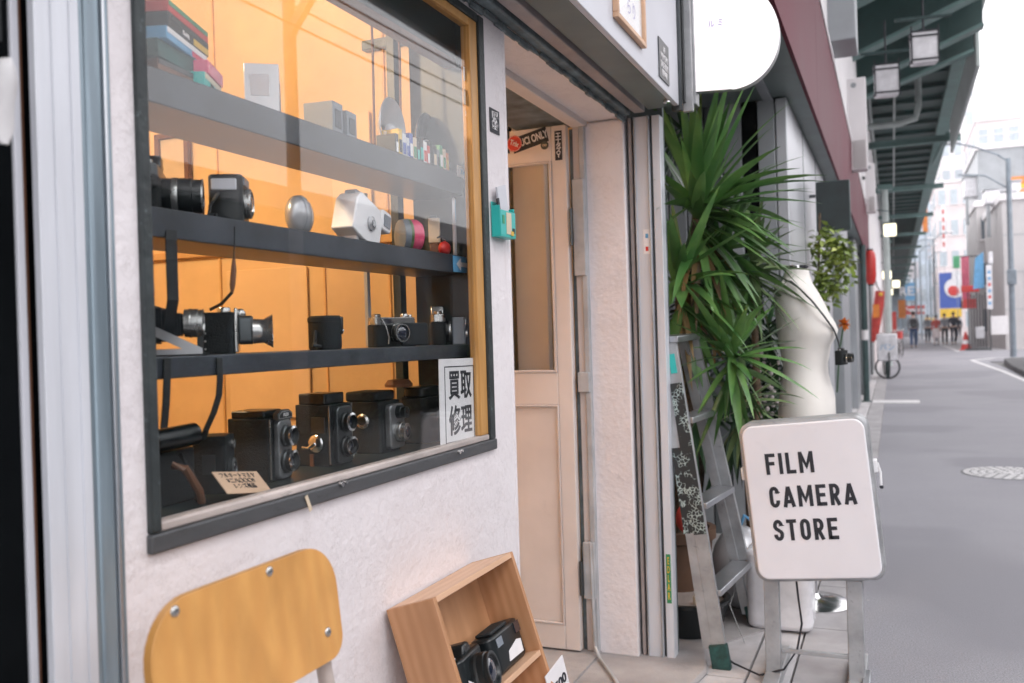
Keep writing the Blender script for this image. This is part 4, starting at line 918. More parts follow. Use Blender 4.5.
BX(-.035, .0, -.01, .05, -.02, .42, 'bracket', 'alu_dull', rs, .003)

# ------------------------------------------------------------------ standing sign FILM CAMERA STORE
sg = thing('standing_sign', 'white standing sign reading FILM CAMERA STORE in black capitals', 'sign', (-.25, 3.0, 0))
PCz = .612
Mp = Matrix.Translation((-.003, 0, PCz)) @ Matrix.Rotation(-rad(5.2), 4, 'Y')
PW, PH = .392, .512
bx = MB().prism(rrect(PW, PH, .042, 8), (0, .045, 0), (1, 0, 0), (0, 0, 1), .090).build('light_box', 'alu_dull', sg, M=Mp, bevel=.010, segs=3)
MB().prism(rrect(PW-.022, PH-.022, .036, 8), (0, -.0452, 0), (1, 0, 0), (0, 0, 1), .010).build('face', 'sign_face', bx, bevel=.006, segs=3)
def arc(cx, cy, rx, ry, a0, a1, n=14): return [(cx+rx*math.cos(rad(a0+(a1-a0)*i/n)), cy+ry*math.sin(rad(a0+(a1-a0)*i/n))) for i in range(n+1)]
GW, GT = .46, .17     # glyph width and stroke, cap height 1
hw, t2 = GW/2, GT/2
def glyph(c):
    l, r, tp_, bt = t2, GW-t2, 1-t2, t2
    if c == 'F': return [[(l, 0), (l, 1)], [(l, tp_), (GW, tp_)], [(l, .52), (GW*.9, .52)]], GW
    if c == 'I': return [[(l, 0), (l, 1)]], GT
    if c == 'L': return [[(l, 1), (l, 0)], [(l, bt), (GW*.95, bt)]], GW*.95
    if c == 'M': return [[(l, 0), (l, 1)], [(.66-t2, 0), (.66-t2, 1)], [(l, .96), (.33, .30), (.66-t2, .96)]], .66
    if c == 'E': return [[(l, 0), (l, 1)], [(l, tp_), (GW, tp_)], [(l, .51), (GW*.9, .51)], [(l, bt), (GW, bt)]], GW
    if c == 'T': return [[(hw, 0), (hw, 1)], [(0, tp_), (GW, tp_)]], GW
    if c == 'A': return [[(t2*.8, 0), (.27, .97)], [(.27, .97), (.54-t2*.8, 0)], [(.12, .26), (.42, .26)]], .54
    R_ = r-hw; H_ = .215
    if c == 'O': return [arc(hw, tp_-H_, R_, H_, 0, 180)+arc(hw, bt+H_, R_, H_, 180, 360)+[(r, tp_-H_)]], GW
    if c == 'C': return [[(r, .66), (r, tp_-H_)]+arc(hw, tp_-H_, R_, H_, 0, 180)+arc(hw, bt+H_, R_, H_, 180, 360)+[(r, .34)]], GW
    if c == 'S': return [[(r, .70), (r, tp_-H_)]+arc(hw, tp_-H_, R_, H_, 0, 180)+[(l, .66), (l+.04, .58), (r-.04, .42), (r, .34)]+arc(hw, bt+H_, R_, H_, 360, 180)+[(l, .30)]], GW
    if c == 'R': return [[(l, 0), (l, 1)], [(l, tp_), (hw*.9, tp_)]+arc(hw*.95, (tp_+.47)/2, R_, (tp_-.47)/2, 90, -90)+[(l, .47)], [(hw*.9, .47), (r+.01, 0)]], GW
def strokes(mb, s_, x0, z0, H, y):
    x = x0; dd = .0006; k = 0
    for c in s_:
        st, w_ = glyph(c)
        for pl_ in st:
            k += 1; pts = [Vector((x+a*H, z0+b*H)) for a, b in pl_]; L_ = []; R2 = []
            for i, p_ in enumerate(pts):
                d0 = (pts[i]-pts[i-1]).normalized() if i else None; d1 = (pts[i+1]-pts[i]).normalized() if i < len(pts)-1 else None
                if d0 is None: d0 = d1
                if d1 is None: d1 = d0
                n0 = Vector((-d0.y, d0.x)); n1 = Vector((-d1.y, d1.x)); m_ = (n0+n1).normalized(); sc_ = min(1.8, 1/max(.4, m_.dot(n0)))*GT*H/2
                L_.append(p_+m_*sc_); R2.append(p_-m_*sc_)
            yy_ = y-.0003*(k % 3)
            A = [[mb.bm.verts.new((q.x, yy_, q.y)) for q in S_] for S_ in (L_, R2)]; B = [[mb.bm.verts.new((q.x, yy_-dd, q.y)) for q in S_] for S_ in (L_, R2)]
            for i in range(len(pts)-1):
                for q in ((B[0][i], B[0][i+1], B[1][i+1], B[1][i]), (A[0][i], A[0][i+1], B[0][i+1], B[0][i]), (A[1][i], A[1][i+1], B[1][i+1], B[1][i]), (A[0][i], A[0][i+1], A[1][i+1], A[1][i])): mb.face(q)
        x += (w_+.155)*H
for i, s_ in enumerate(('FILM', 'CAMERA', 'STORE')):
    mb = MB(); strokes(mb, s_, -.121, .088-.105*i, .0665, -.0556); mb.build('lettering', 'ink', bx)
for x0 in (-.134, .118):
    MB().box(x0-.024, x0+.024, -.012, .02, .0, .36).build('post', 'alu_dull', sg, bevel=.003)
    MB().box(x0-.026, x0+.026, -.30, .26, .006, .045).build('foot', 'alu_dull', sg, bevel=.004)
BX(-.108, .096, -.006, .006, .108, .122, 'crossbar', 'alu_dull', sg, .002)
for sx in (-1, 1):
    k = MB().box(sx*.196-.011, sx*.196+.011, -.02, .02, .07, .11).build('clamp', 'white_plastic', sg, M=Mp, bevel=.003)
MB().tube([(.207, -.01, .10), (.213, -.012, .07), (.210, -.012, .03)], .004).build('plug', 'white_plastic', sg, M=Mp, smooth=True)
MB().sph((.211, -.012, .025), .006).build('plug_tip', 'ink', sg, M=Mp, smooth=True)
MB().box(.135, .158, -.06, .06, .045, .06).build('foot_bolt', 'alu', sg, bevel=.003)
MB().tube([Vector((-.06, .02, .36)), Vector((-.055, .03, .28)), Vector((-.045, .02, .20)), Vector((-.06, .0, .12)), Vector((-.10, -.02, .06)), Vector((-.18, .0, .025)), Vector((-.28, .10, .018)), Vector((-.36, .22, .018))], .0035).build('cable', 'ink', sg, smooth=True)

# white weight block behind the sign
p = onZ(795, 640)
wb = thing('white_water_weight', 'white tapered weight block on the pavement behind the standing sign', 'weight block', (-.425, 3.60, .012))
MB().prism(rrect(.24, .20, .04), (0, 0, 0), (1, 0, 0), (0, 1, 0), .30).build('block', 'white_gloss', wb, bevel=.02, segs=3)
for v in wb.children: pass
MB().lathe([(.02, .30), (.02, .325), (.014, .33)], (0.04, 0, 0), (0, 0, 1), 14).build('cap', 'white_gloss', wb, smooth=True)

# ------------------------------------------------------------------ ladder
ld0 = thing('stepladder', 'folded aluminium stepladder with black sprayed stiles and green feet', 'ladder', (-.56, 3.056, 0))
LO = Vector((-.56, 3.056, 0))
nf = onZ(722, 670)-LO; ff = onZ(757, 626)-LO+Vector((0, -.0, 0))
ntp = onY(669, 338, 3.135)-LO; ftp = onY(691, 335, 3.34)-LO
def beam(mb, a, b, wx, wy, u):
    a = Vector(a); b = Vector(b); d = (b-a).normalized(); u = Vector(u); u = (u-d*u.dot(d)).normalized(); v = d.cross(u)
    vs = []
    for p in (a, b):
        vs.append([mb.bm.verts.new(p+u*(sx*wx/2)+v*(sy*wy/2)) for sx, sy in ((1, 1), (-1, 1), (-1, -1), (1, -1))])
    mb.bridge(vs[0], vs[1]); mb.face(vs[0][::-1]); mb.face(vs[1]); return mb
wdir = (ff-nf).normalized()
def lerp(a, b, t): return a+(b-a)*t
def stile(a, b, off, mat='alu_dull', name='stile', w=.045):
    mb = MB(); d = wdir*.012
    sx = Vector((1, 0, 0))
    beam(mb, a+off, b+off, w, .004, sx); beam(mb, a+off+sx*(w/2-.002)+d*.8, b+off+sx*(w/2-.002)+d*.8, .004, .018, sx); beam(mb, a+off-sx*(w/2-.002)+d*.8, b+off-sx*(w/2-.002)+d*.8, .004, .018, sx)
    return mb.build(name, mat, ld0, bevel=.001)
Z3v = Vector((0, 0, 0))
up = Vector((0, 0, .012))
stile(nf+up, ntp, Z3v); stile(ff+up, ftp, Z3v)
bk = Vector((-.045, .006, 0))
stile(nf+up*4+Vector((-.012, 0, .02)), ntp, bk*.75, w=.035, name='rear_stile'); stile(ff+up*4, ftp, bk*.75+wdir*-.02, w=.035, name='rear_stile')
for k, tt in enumerate((.225, .485, .745)):
    a = lerp(nf, ntp, tt); b_ = lerp(ff, ftp, tt)
    mb = MB(); beam(mb, a+wdir*.01, b_-wdir*.01, .075, .022, (1, 0, .0)); mb.build('step', 'alu', ld0, bevel=.003)
    if k < 2:
        mb = MB(); beam(mb, a+wdir*.02+bk*1.1-Vector((0, 0, .05)), b_-wdir*.02+bk*1.1-Vector((0, 0, .05)), .006, .02, (1, 0, 0)); mb.build('brace', 'alu_dull', ld0)
mb = MB(); beam(mb, ntp+Vector((-.01, -.006, -.005)), ftp+Vector((-.01, .006, -.005)), .09, .022, (1, 0, 0)); mb.build('top_cap', 'alu', ld0, bevel=.003)
# sprayed / stickered sections
s = wdir*-.0035
mb = MB(); beam(mb, lerp(nf, ntp, .86)+s, lerp(nf, ntp, .40)+s, .043, .003, (1, 0, 0)); mb.build('sprayed_section', 'sprayed_black', ld0)
mb = MB(); beam(mb, lerp(nf, ntp, .66)+s+bk*.78, lerp(nf, ntp, .40)+s+bk*.78+Vector((-.004, 0, 0)), .036, .003, (1, 0, 0)); mb.build('sprayed_section', 'sprayed_black', ld0)
mb = MB(); beam(mb, lerp(nf, ntp, .95)+s, lerp(nf, ntp, .89)+s, .022, .003, (1, 0, 0)); mb.build('teal_sticker', 'teal', ld0)
for q, nm in ((nf, 0), (ff, 1)):
    mb = MB(); beam(mb, q+Vector((.002, 0, 0)), lerp(q, (ntp, ftp)[nm], .075)+Vector((.0, 0, 0)), .062, .034, (1, 0, 0)); mb.build('rubber_foot', 'teal_rubber', ld0, bevel=.004)
MB().tube([lerp(ff, ftp, .22), lerp(ff, ftp, .10)+Vector((-.06, -.12, 0)), nf+Vector((.04, .25, .01))], .0015).build('cord', 'silver', ld0)

# pots and things behind the ladder
t = thing('plant_pot', 'low black plastic pot behind the stepladder', 'pot', (-.75, 3.42, .014))
MB().lathe([(.12, 0), (.145, .08), (.15, .115), (.16, .118), (.16, .13), (.14, .13), (.135, .11)], seg=32).build('pot', 'black_plastic', t, smooth=True); MB().lathe([(.136, .10), (.136, .115)], seg=24).build('soil', 'worn_ledge', t)
t = thing('jar', 'small pale jar standing on the black pot', 'jar', (-.70, 3.36, .130)); MB().lathe([(.018, 0), (.018, .03), (.012, .034), (.012, .042)], seg=14).build('jar', 'cream_card', t, smooth=True); MB().lathe([(.013, .042), (.013, .05)], seg=14).build('lid', 'white_plastic', t, smooth=True)
t = thing('terracotta_pot', 'tall brown pot behind the stepladder holding the yucca', 'pot', (-.84, 3.62, .013)); MB().lathe([(.12, 0), (.15, .30), (.165, .31), (.165, .35), (.14, .35), (.135, .31)], seg=28).build('pot', 'terracotta', t, smooth=True)
t = thing('cardboard_box', 'brown cardboard box behind the ladder foot', 'box', (-.72, 3.33, .1315), rad(8)) if False else None
t = thing('red_pouch', 'red and white spotted pouch hanging behind the ladder', 'pouch', (-.735, 3.36, .40)); MB().sph((0, 0, .05), .055, (.7, .7, 1.)).build('pouch', 'red_cloth', t, smooth=True); MB().tube([(0, 0, .1), (0, 0, .2), (.0, .02, .3)], .003).build('cord', 'black_strap', t)
t = thing('plastic_bag', 'bluish plastic bag stuffed behind the ladder steps', 'bag', (-.60, 3.75, .013)); MB().sph((0, 0, .17), .17, (.7, .8, 1.0), 20, 12).build('bag', 'panel_light', t, smooth=True); MB().tube([(0, 0, .33), (.02, 0, .38), (.05, 0, .36)], .008).build('handle', 'skyblue', t, smooth=True)
t = thing('red_tag', 'small red tag tied behind the left edge of the standing sign', 'tag', (-.48, 3.42, .44)); MB().sph((0, 0, 0), .02, (.6, .6, 1)).build('tag', 'red', t, smooth=True); MB().tube([(0, 0, .015), (0, 0, .1)], .002).build('string', 'black_strap', t)

# ------------------------------------------------------------------ foliage
def leaf(mb, o, d, L, w, droop, nseg=7, fold=.25, twist=0):
    o = Vector(o); d = Vector(d).normalized(); p = o.copy(); rows = []
    side = d.cross(Vector((0, 0, 1)));
    if side.length < .05: side = Vector((1, 0, 0))
    side.normalize(); side = Matrix.Rotation(twist, 3, d) @ side
    for i in range(nseg+1):
        t = i/nseg; ww = w*(.55+.45*min(1, t*4))*(1-t**2.2)*.5+.0006
        n = side.cross(d).normalized()
        rows.append((mb.bm.verts.new(p-side*ww+n*ww*fold), mb.bm.verts.new(p), mb.bm.verts.new(p+side*ww+n*ww*fold)))
        d = (d+Vector((0, 0, -droop*(.3+t)/nseg))).normalized(); p = p+d*(L/nseg)
    for a, b in zip(rows, rows[1:]):
        mb.face([a[0], a[1], b[1], b[0]]); mb.face([a[1], a[2], b[2], b[1]])
def rosette(mb, o, n, L, w, rnd, el=(-40, 85), droop=(.25, .9), az=None, ax=(0, 0, 1)):
    R = Vector((0, 0, 1)).rotation_difference(Vector(ax)).to_matrix()
    for i in range(n):
        e = rad(rnd.uniform(*el)); a = rnd.uniform(0, 2*PI) if az is None else rad(rnd.uniform(*az))
        d = R @ Vector((math.cos(e)*math.cos(a), math.cos(e)*math.sin(a), math.sin(e)))
        leaf(mb, Vector(o)+d*.012+Vector((0, 0, rnd.uniform(-.05, .02))), d, L*rnd.uniform(.7, 1.1), w*rnd.uniform(.75, 1.15), rnd.uniform(*droop)*(1.1-abs(math.sin(e))*.5), twist=rnd.uniform(-.5, .5))
rnd = random.Random(11)
yc = thing('yucca_plant', 'tall yucca with long dark green sword leaves filling the alcove by the door', 'plant', (-.84, 3.62, .31))
YO = Vector((-.84, 3.62, .31))
heads = [(onY(697, 208, 3.45), 46, .47), (onY(680, 280, 3.42), 26, .40), (onY(718, 255, 3.65), 18, .36)]
for (h, n, L) in heads:
    MB().tube([(0, 0, 0), (h.x-YO.x)*.4*Vector((1, 0, 0))+Vector((0, (h.y-YO.y)*.3, (h.z-YO.z)*.5)), h-YO], lambda u: .022-.006*u, 10).build('trunk', 'trunk', yc, smooth=True)
    mb = MB(); rosette(mb, h-YO, n, L, .054, rnd, (-30, 80), (.25, .8), az=(-110, 50)); rosette(mb, h-YO, n//4, L*.9, .048, rnd, (30, 88), (.1, .4))
    rosette(mb, h-YO-Vector((0, 0, .08)), n//2, L*.85, .045, rnd, (-85, -20), (.3, .8), az=(-110, 60))
    mb.build('crown', 'leaf', yc, smooth=True, angle=80)
    mb = MB(); rosette(mb, h-YO-Vector((0, 0, .10)), 9, L*.8, .030, rnd, (-88, -45), (.2, .6), az=(-110, 60)); mb.build('dead_leaves', 'leaf_dead', yc, smooth=True, angle=80)
y2 = thing('yucca_plant', 'bright young yucca head sprouting beside the stepladder', 'plant', (-.52, 3.85, .013)); YO2 = Vector((-.52, 3.85, .013))
for (h, n, L, mt) in ((onY(731, 350, 3.40), 30, .34, 'leaf'), (onY(752, 262, 3.80), 26, .30, 'leaf_pale'), (onY(742, 400, 3.6), 16, .26, 'leaf_pale')):
    MB().tube([(-.05, 0, .3), ((h-YO2).x*.6, (h-YO2).y*.5, (h-YO2).z*.6), h-YO2], lambda u: .018-.004*u, 10).build('trunk', 'trunk', y2, smooth=True)
    mb = MB(); rosette(mb, h-YO2, n, L, .038, rnd, (-25, 85), (.2, .8), az=(-150, 70)); rosette(mb, h-YO2-Vector((0, 0, .04)), n//2, L*.95, .034, rnd, (-80, -5), (.2, .8), az=(-150, 60)); mb.build('crown', mt, y2, smooth=True, angle=80)
MB().lathe([(.10, 0), (.13, .24), (.145, .25), (.145, .29), (.12, .29)], seg=24).build('pot', 'white_plastic', y2, smooth=True)
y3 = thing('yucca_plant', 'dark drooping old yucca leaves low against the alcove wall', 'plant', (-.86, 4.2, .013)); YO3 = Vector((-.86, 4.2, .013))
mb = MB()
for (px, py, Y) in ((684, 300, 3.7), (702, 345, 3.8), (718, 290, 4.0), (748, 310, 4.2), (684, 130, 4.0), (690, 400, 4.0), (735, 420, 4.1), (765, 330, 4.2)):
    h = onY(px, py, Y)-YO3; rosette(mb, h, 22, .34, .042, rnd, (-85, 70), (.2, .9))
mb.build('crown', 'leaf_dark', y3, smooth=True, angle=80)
MB().tube([(0, 0, 0), (.02, 0, .6), (.05, -.1, 1.3)], .03, 10).build('trunk', 'trunk', y3, smooth=True)
# small leaf shrubs
def leafcluster(mb, c, r, n, s, rnd, sc=(1, 1, 1)):
    for i in range(n):
        v = Vector((rnd.gauss(0, 1), rnd.gauss(0, 1), rnd.gauss(0, 1))).normalized()*(rnd.random()**.5)
        p = Vector(c)+Vector((v.x*r*sc[0], v.y*r*sc[1], v.z*r*sc[2])); d = Vector((rnd.uniform(-1, 1), rnd.uniform(-1, 1), rnd.uniform(-.8, .6)))
        leaf(mb, p, d, s*rnd.uniform(.7, 1.3), s*.55, .5, 3, .15, rnd.uniform(-1, 1))
p = onY(831, 268, 6.2)
t = thing('hanging_plant', 'yellow green leafy plant climbing on the neighbouring wall', 'plant', (-.44, 6.2, 1.2)); mb = MB()
for (px, py, r) in ((826, 244, .13), (830, 262, .16), (836, 278, .15), (826, 290, .11), (842, 252, .10)): q = onY(px, py, 6.2); leafcluster(mb, q-Vector((-.44, 6.2, 1.2)), r, 110, .055, rnd, (.9, 1.0, 1))
mb.build('foliage', 'leaf_yellow', t, smooth=True, angle=80); MB().tube([(0, 0, -.1), (.0, .02, .3), (.02, 0, .7)], .008).build('stem', 'trunk', t)
p = onY(844, 324, 5.6); t = thing('red_flower', 'red and orange flower head below the climbing plant', 'flower', p)
mb = MB()
for i in range(30): leaf(mb, (0, 0, 0), (rnd.uniform(-1, 1), rnd.uniform(-1, 1), rnd.uniform(-.8, 1)), .045, .03, .2, 3)
mb.build('petals', 'orange', t); MB().tube([(0, 0, 0), (-.03, .02, -.15), (-.05, .02, -.4)], .005).build('stem', 'leaf_dark', t)
t = thing('flowering_shrub', 'shrub with small pinkish white blossoms behind the mannequin', 'shrub', (-.52, 4.45, .013)); SO = Vector((-.52, 4.45, .013)); mb = MB(); mf = MB()
for k in range(12):
    q = onY(758+rnd.uniform(0, 26), 340+k*7, 4.4)-SO; leafcluster(mb, q, .09, 40, .05, rnd)
    for j in range(9): mf.sph(q+Vector((rnd.uniform(-.07, .07), rnd.uniform(-.12, .0), rnd.uniform(-.05, .05))), .011, seg=6, rings=5)
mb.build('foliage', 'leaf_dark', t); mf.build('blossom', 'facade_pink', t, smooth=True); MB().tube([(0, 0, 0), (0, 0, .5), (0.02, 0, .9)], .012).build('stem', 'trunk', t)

# ------------------------------------------------------------------ mannequin
mq = thing('mannequin_torso', 'off white female dressmaker torso on a chrome stand behind the sign', 'mannequin', (-.33, 3.93, 0))
rows = []; mb = MB()
prof = [(1.398, -0.414, -0.318, 0.048), (1.380, -0.414, -0.314, 0.049), (1.362, -0.418, -0.310, 0.054), (1.350, -0.426, -0.306, 0.075), (1.337, -0.452, -0.303, 0.116), (1.315, -0.458, -0.290, 0.142), (1.290, -0.456, -0.276, 0.153), (1.250, -0.457, -0.256, 0.162), (1.210, -0.455, -0.238, 0.160), (1.170, -0.452, -0.214, 0.158), (1.140, -0.450, -0.203, 0.155), (1.115, -0.447, -0.209, 0.147), (1.080, -0.442, -0.232, 0.134), (1.040, -0.436, -0.244, 0.124), (1.000, -0.430, -0.252, 0.118), (0.960, -0.432, -0.250, 0.122), (0.910, -0.440, -0.238, 0.139), (0.860, -0.450, -0.226, 0.153), (0.800, -0.456, -0.226, 0.160), (0.740, -0.450, -0.234, 0.158), (0.690, -0.436, -0.246, 0.149), (0.675, -0.410, -0.270, 0.116)]
NS = 40
for z, xa, xb, ry in prof:
    c = (xa+xb)/2+.33; r = (xb-xa)/2; row = []
    for i in range(NS):
        a = 2*PI*i/NS; ca, sa = math.cos(a), math.sin(a)
        x = c+r*ca; y = ry*sa
        if 1.04 < z < 1.24 and ca > 0:     # two separate breasts
            g = math.exp(-((z-1.135)/.055)**2); x -= g*.045*max(0, 1-abs(y)/.05)*ca*.6
        row.append(mb.bm.verts.new((x, y, z)))
    rows.append(row)
for a, b_ in zip(rows, rows[1:]): mb.bridge(a, b_)
mb.face(rows[0]); mb.face(rows[-1])
mb.build('torso', 'mannequin_cloth', mq, smooth=True, angle=60)
MB().lathe([(.046, 0), (.046, .014), (.040, .016)], (-.036, 0, 1.399), (0, 0, 1), 28).build('neck_cap', 'chrome', mq, smooth=True)
mb = MB()
for k in range(7): a = rad(200+25*k); mb.sph((-.036+.046*math.cos(a), .046*math.sin(a), 1.407), .006, (1, 1, .7), 8, 6)
mb.build('neck_studs', 'ink', mq); MB().lathe([(.1035, .0), (.104, .001), (.1035, .002)], (0, 0, 1.06), (0, 0, 1), 40, cap=False).build('seam', 'worn_ledge', mq) if False else None
MB().tube([(0, 0, .68), (0, 0, .03)], .013, 12).build('pole', 'chrome', mq, smooth=True)
MB().lathe([(.150, 0), (.150, .012), (.13, .022), (.03, .034), (.02, .05)], seg=40).build('base', 'chrome', mq, smooth=True)
t = thing('film_camera', 'small black camera hanging by a strap from the mannequin torso', 'camera', (-.195, 3.86, 1.0), rad(-12))
MB().prism(rrect(.03, .085, .006), (0, 0, 0), (1, 0, 0), (0, 1, 0), .058).build('body', 'black_leather', t, bevel=.001); lensparts(t, .015, .027, .019, .030); dial(t, 0, -.03, .058, .008, .005)
MB().box(-.01, .01, -.015, .015, .058, .068).build('viewfinder', 'black_plastic', t, bevel=.002)
def tp(px, py, Y): q = onY(px, py, Y)-Vector((-.195, 3.86, 1.0)); return Matrix.Rotation(rad(12), 3, 'Z') @ q
MB().ribbon([tp(785, 281, 3.86), tp(791, 281, 3.80), tp(800, 289, 3.765), tp(812, 301, 3.765), tp(824, 316, 3.79), tp(834, 330, 3.84), tp(838.5, 342, 3.86), (0.004, -.042, .055)], lambda u: (0, 1, .3), .013, .003).build('strap', 'black_strap', t)

# ------------------------------------------------------------------ neighbour building along the street
nb = thing('neighbour_building', 'grey panelled neighbouring shops under a long maroon fascia', 'building', (-.5, 9, 0))
def inn(o): o.matrix_basis = Matrix.Translation((.5, -9, 0)) @ o.matrix_basis; o.parent = nb; return o
def NBX(*a, **k): 
    return inn(BX(*a, **k))
# alcove: back wall and shutter panels
NBX(-1.45, -1.38, 3.2, 5.1, 0, 3.0, 'alcove_wall', 'panel_dark')
for k in range(6):
    x0 = -1.37+k*.105; NBX(x0, x0+.098, 5.10, 5.13, 0, 2.42, 'shutter_panel', 'panel_grey' if k != 4 else 'panel_dark', bevel=.004)
NBX(-1.37, -.65, 5.14, 5.2, 0, 2.5, 'alcove_back', 'black_gap')
NBX(-.735, -.665, 5.10, 5.13, 0, 2.42, 'shutter_panel', 'black_gap')  # black strip painted for the shaded gap beside the column
NBX(-.655, -.565, 5.08, 5.4, 0, 2.405, 'column', 'panel_grey', bevel=.004)
NBX(-.560, -.50, 5.078, 8.7, 0, 2.405, 'column', 'panel_light', bevel=.006)
for yy in (6.0, 7.0, 7.9): NBX(-.4995, -.497, yy, yy+.012, 0, 2.405, 'panel_joint', 'panel_dark')
# the stretch beyond: shutters and piers
yy = 8.7
cols = ['panel_dark', 'panel_grey', 'panel_light', 'panel_grey', 'facade_grey', 'panel_dark', 'facade_pink', 'panel_grey', 'facade_pale', 'panel_dark', 'panel_light', 'facade_grey']
for k, c in enumerate(cols):
    x1 = -.56 if k % 2 == 0 else -.47
    NBX(-1.2, x1, yy+.002, yy+1.1+(k % 3)*.5, 0, 2.405, 'shop_bay', c, bevel=.01); yy += 1.1+(k % 3)*.5
# soffit, fascia
NBX(-1.5, -.405, 3.16, 18.6, 2.410, 2.46, 'soffit', 'soffit_grey')
NBX(-.62, -.57, 3.16, 18.6, 2.395, 2.409, 'soffit_rail', 'panel_grey', bevel=.003)
yy = 3.17
while yy < 18.4:
    L = 2.6; e = min(yy+L, 18.7); NBX(-.404, -.385, yy, e-.006, 2.405, 3.26, 'fascia_panel', 'maroon', bevel=.002); yy = e
NBX(-.402, -.375, 3.16, 18.7, 3.2605, 3.30, 'fascia_cap', 'facade_pale', bevel=.004)
NBX(-1.5, -.41, 3.16, 60, 2.47, 7, 'upper_wall', 'facade_pale')
NBX(-1.2, -.45, 26.0, 60, 0, 2.46, 'far_shop_front', 'facade_pink')
# drain/green pillar
p = onZ(866, 402)
gp = thing('awning_post', 'dark green steel post carrying the end of the maroon fascia', 'post', (-.40, p.y, 0)); MB().cyl((0, 0, .006), (0, 0, 2.40), .045).build('pole', 'pole_green', gp, smooth=True); MB().box(-.08, .08, -.08, .08, .004, .02).build('base_plate', 'pole_green', gp, bevel=.003); MB().cyl((0, 0, .95), (0, 0, 1.1), .048).build('band', 'facade_pale', gp, smooth=True)
# projecting boxes/signs of the neighbour
def at_sign(name, label, pa, pb, Y, D, mat, extra=None, cat='sign'):
    a = onY(*pa, Y); b = onY(*pb, Y); t = thing(name, label, cat, (a.x, Y, b.z)); w = b.x-a.x; h = a.z-b.z
    BX(0, w, 0, D, 0, h, 'panel', mat, t, .01)
    if extra: extra(t, w, h)
    BX(-.12-a.x*0, -.005, D*.3, D*.5, h*.7, h*.76, 'bracket', 'steel_dark', t)
    return t
at_sign('projecting_sign', 'dark square sign hanging under the maroon fascia', (815.5, 182), (851, 229.5), 6.4, .08, 'pole_green', lambda t, w, h: BX(.006, w-.006, -.003, -.0005, .006, h-.006, 'face', 'case_dark', t))
at_sign('air_vent_box', 'grey metal box fixed above the maroon fascia', (823, -30), (856, 38), 7.5, .5, 'panel_grey', None, 'metal box')
def ex(t, w, h):
    BX(w*.30, w-.02, -.004, -.0005, .02, h*.32, 'brown_patch', 'facade_grey', t); MB().cyl((w*.4, -.004, h*.92), (w*.4, .0, h*.92), .03).build('bolt', 'panel_grey', t)
at_sign('projecting_sign', 'tall white box sign above the maroon fascia, the nearer one', (845, 79), (868, 169), 11, .18, 'facade_pale', ex)
at_sign('projecting_sign', 'small white box sign above the maroon fascia, the farther one', (865, 164), (876, 212), 16, .2, 'facade_pale', ex)
for i, (px, Y) in enumerate(((869, 17.8), (874, 20.5), (880, 25))):
    pass
# lantern
lt = thing('paper_lantern', 'tall red paper lantern hanging from the end of the fascia', 'lantern', (-.315, 15.8, 1.84))
MB().lathe([(.045, 0), (.078, .05), (.088, .14), (.088, .42), (.078, .50), (.045, .55)], seg=20).build('shade', 'red', lt, smooth=True); MB().lathe([(.05, .55), (.05, .575)], seg=16).build('cap', 'ink', lt); MB().lathe([(.05, -.02), (.05, 0)], seg=16).build('cap', 'ink', lt); MB().tube([(0, 0, .57), (-.05, 0, .62)], .004).build('cord', 'ink', lt)
# koi banner
kb = thing('banner', 'red and orange fish shaped streamer hanging over the pavement', 'banner', onY(880, 291, 22)); mb = MB(); mb.tube([(0, 0, 0), (-.03, 0, -.3), (-.09, 0, -.65), (-.13, 0, -1.0), (-.18, 0, -1.15)], lambda u: .10+.04*math.sin(PI*u)-.07*u, 12); mb.build('body', 'red_cloth', kb, smooth=True); MB().sph((.01, -.07, -.08), .05).build('eye', 'yellow', kb, smooth=True); MB().box(-.16, -.02, -.14, -.10, -.6, -.3).build('stripe', 'orange', kb); MB().cyl((0, 0, .0), (-.1, .0, .2), .01).build('rod', 'ink', kb)
# bicycles
def bicycle(label, x, y, rz, mat, basket=None, s=1.):
    t = thing('bicycle', label, 'bicycle', (x, y, .006), rz)
    for xx in (-.5, .5):
        mb = MB(); mb.tube([(xx+.31*math.cos(2*PI*i/24), 0, .33+.31*math.sin(2*PI*i/24)) for i in range(25)], .016, 8)
        w = mb.build('wheel', 'black_plastic', t, smooth=True); mb = MB()
        for i in range(10): a = 2*PI*i/10; mb.cyl((xx, 0, .33), (xx+.30*math.cos(a), 0, .33+.30*math.sin(a)), .003, seg=5)
        mb.build('spokes', 'silver', w)
    MB().tube([(-.5, 0, .33), (-.1, 0, .30), (.33, 0, .72), (.5, 0, .33)], .016).build('frame', mat, t, smooth=True); MB().tube([(-.1, 0, .30), (-.2, 0, .78)], .016).build('seat_tube', mat, t, smooth=True); MB().tube([(.33, 0, .72), (.28, 0, .98), (.28, .25, 1.0), (.2, .27, 1.0)], .013).build('handlebar', 'silver', t, smooth=True); MB().tube([(.28, 0, .98), (.28, -.25, 1.0), (.2, -.27, 1.0)], .013).build('handlebar', 'silver', t, smooth=True)
    MB().sph((-.22, 0, .82), .11, (1.1, .6, .4)).build('saddle', 'ink', t, smooth=True)
    if basket: MB().box(.36, .66, -.17, .17, .70, .95).build('basket', basket, t, bevel=.02)
    return t
wb_ = onY(881, 350, 21.2)
bicycle('delivery bicycle parked on the pavement behind the white panel', -.16, 21.9, rad(95), 'pole_green')
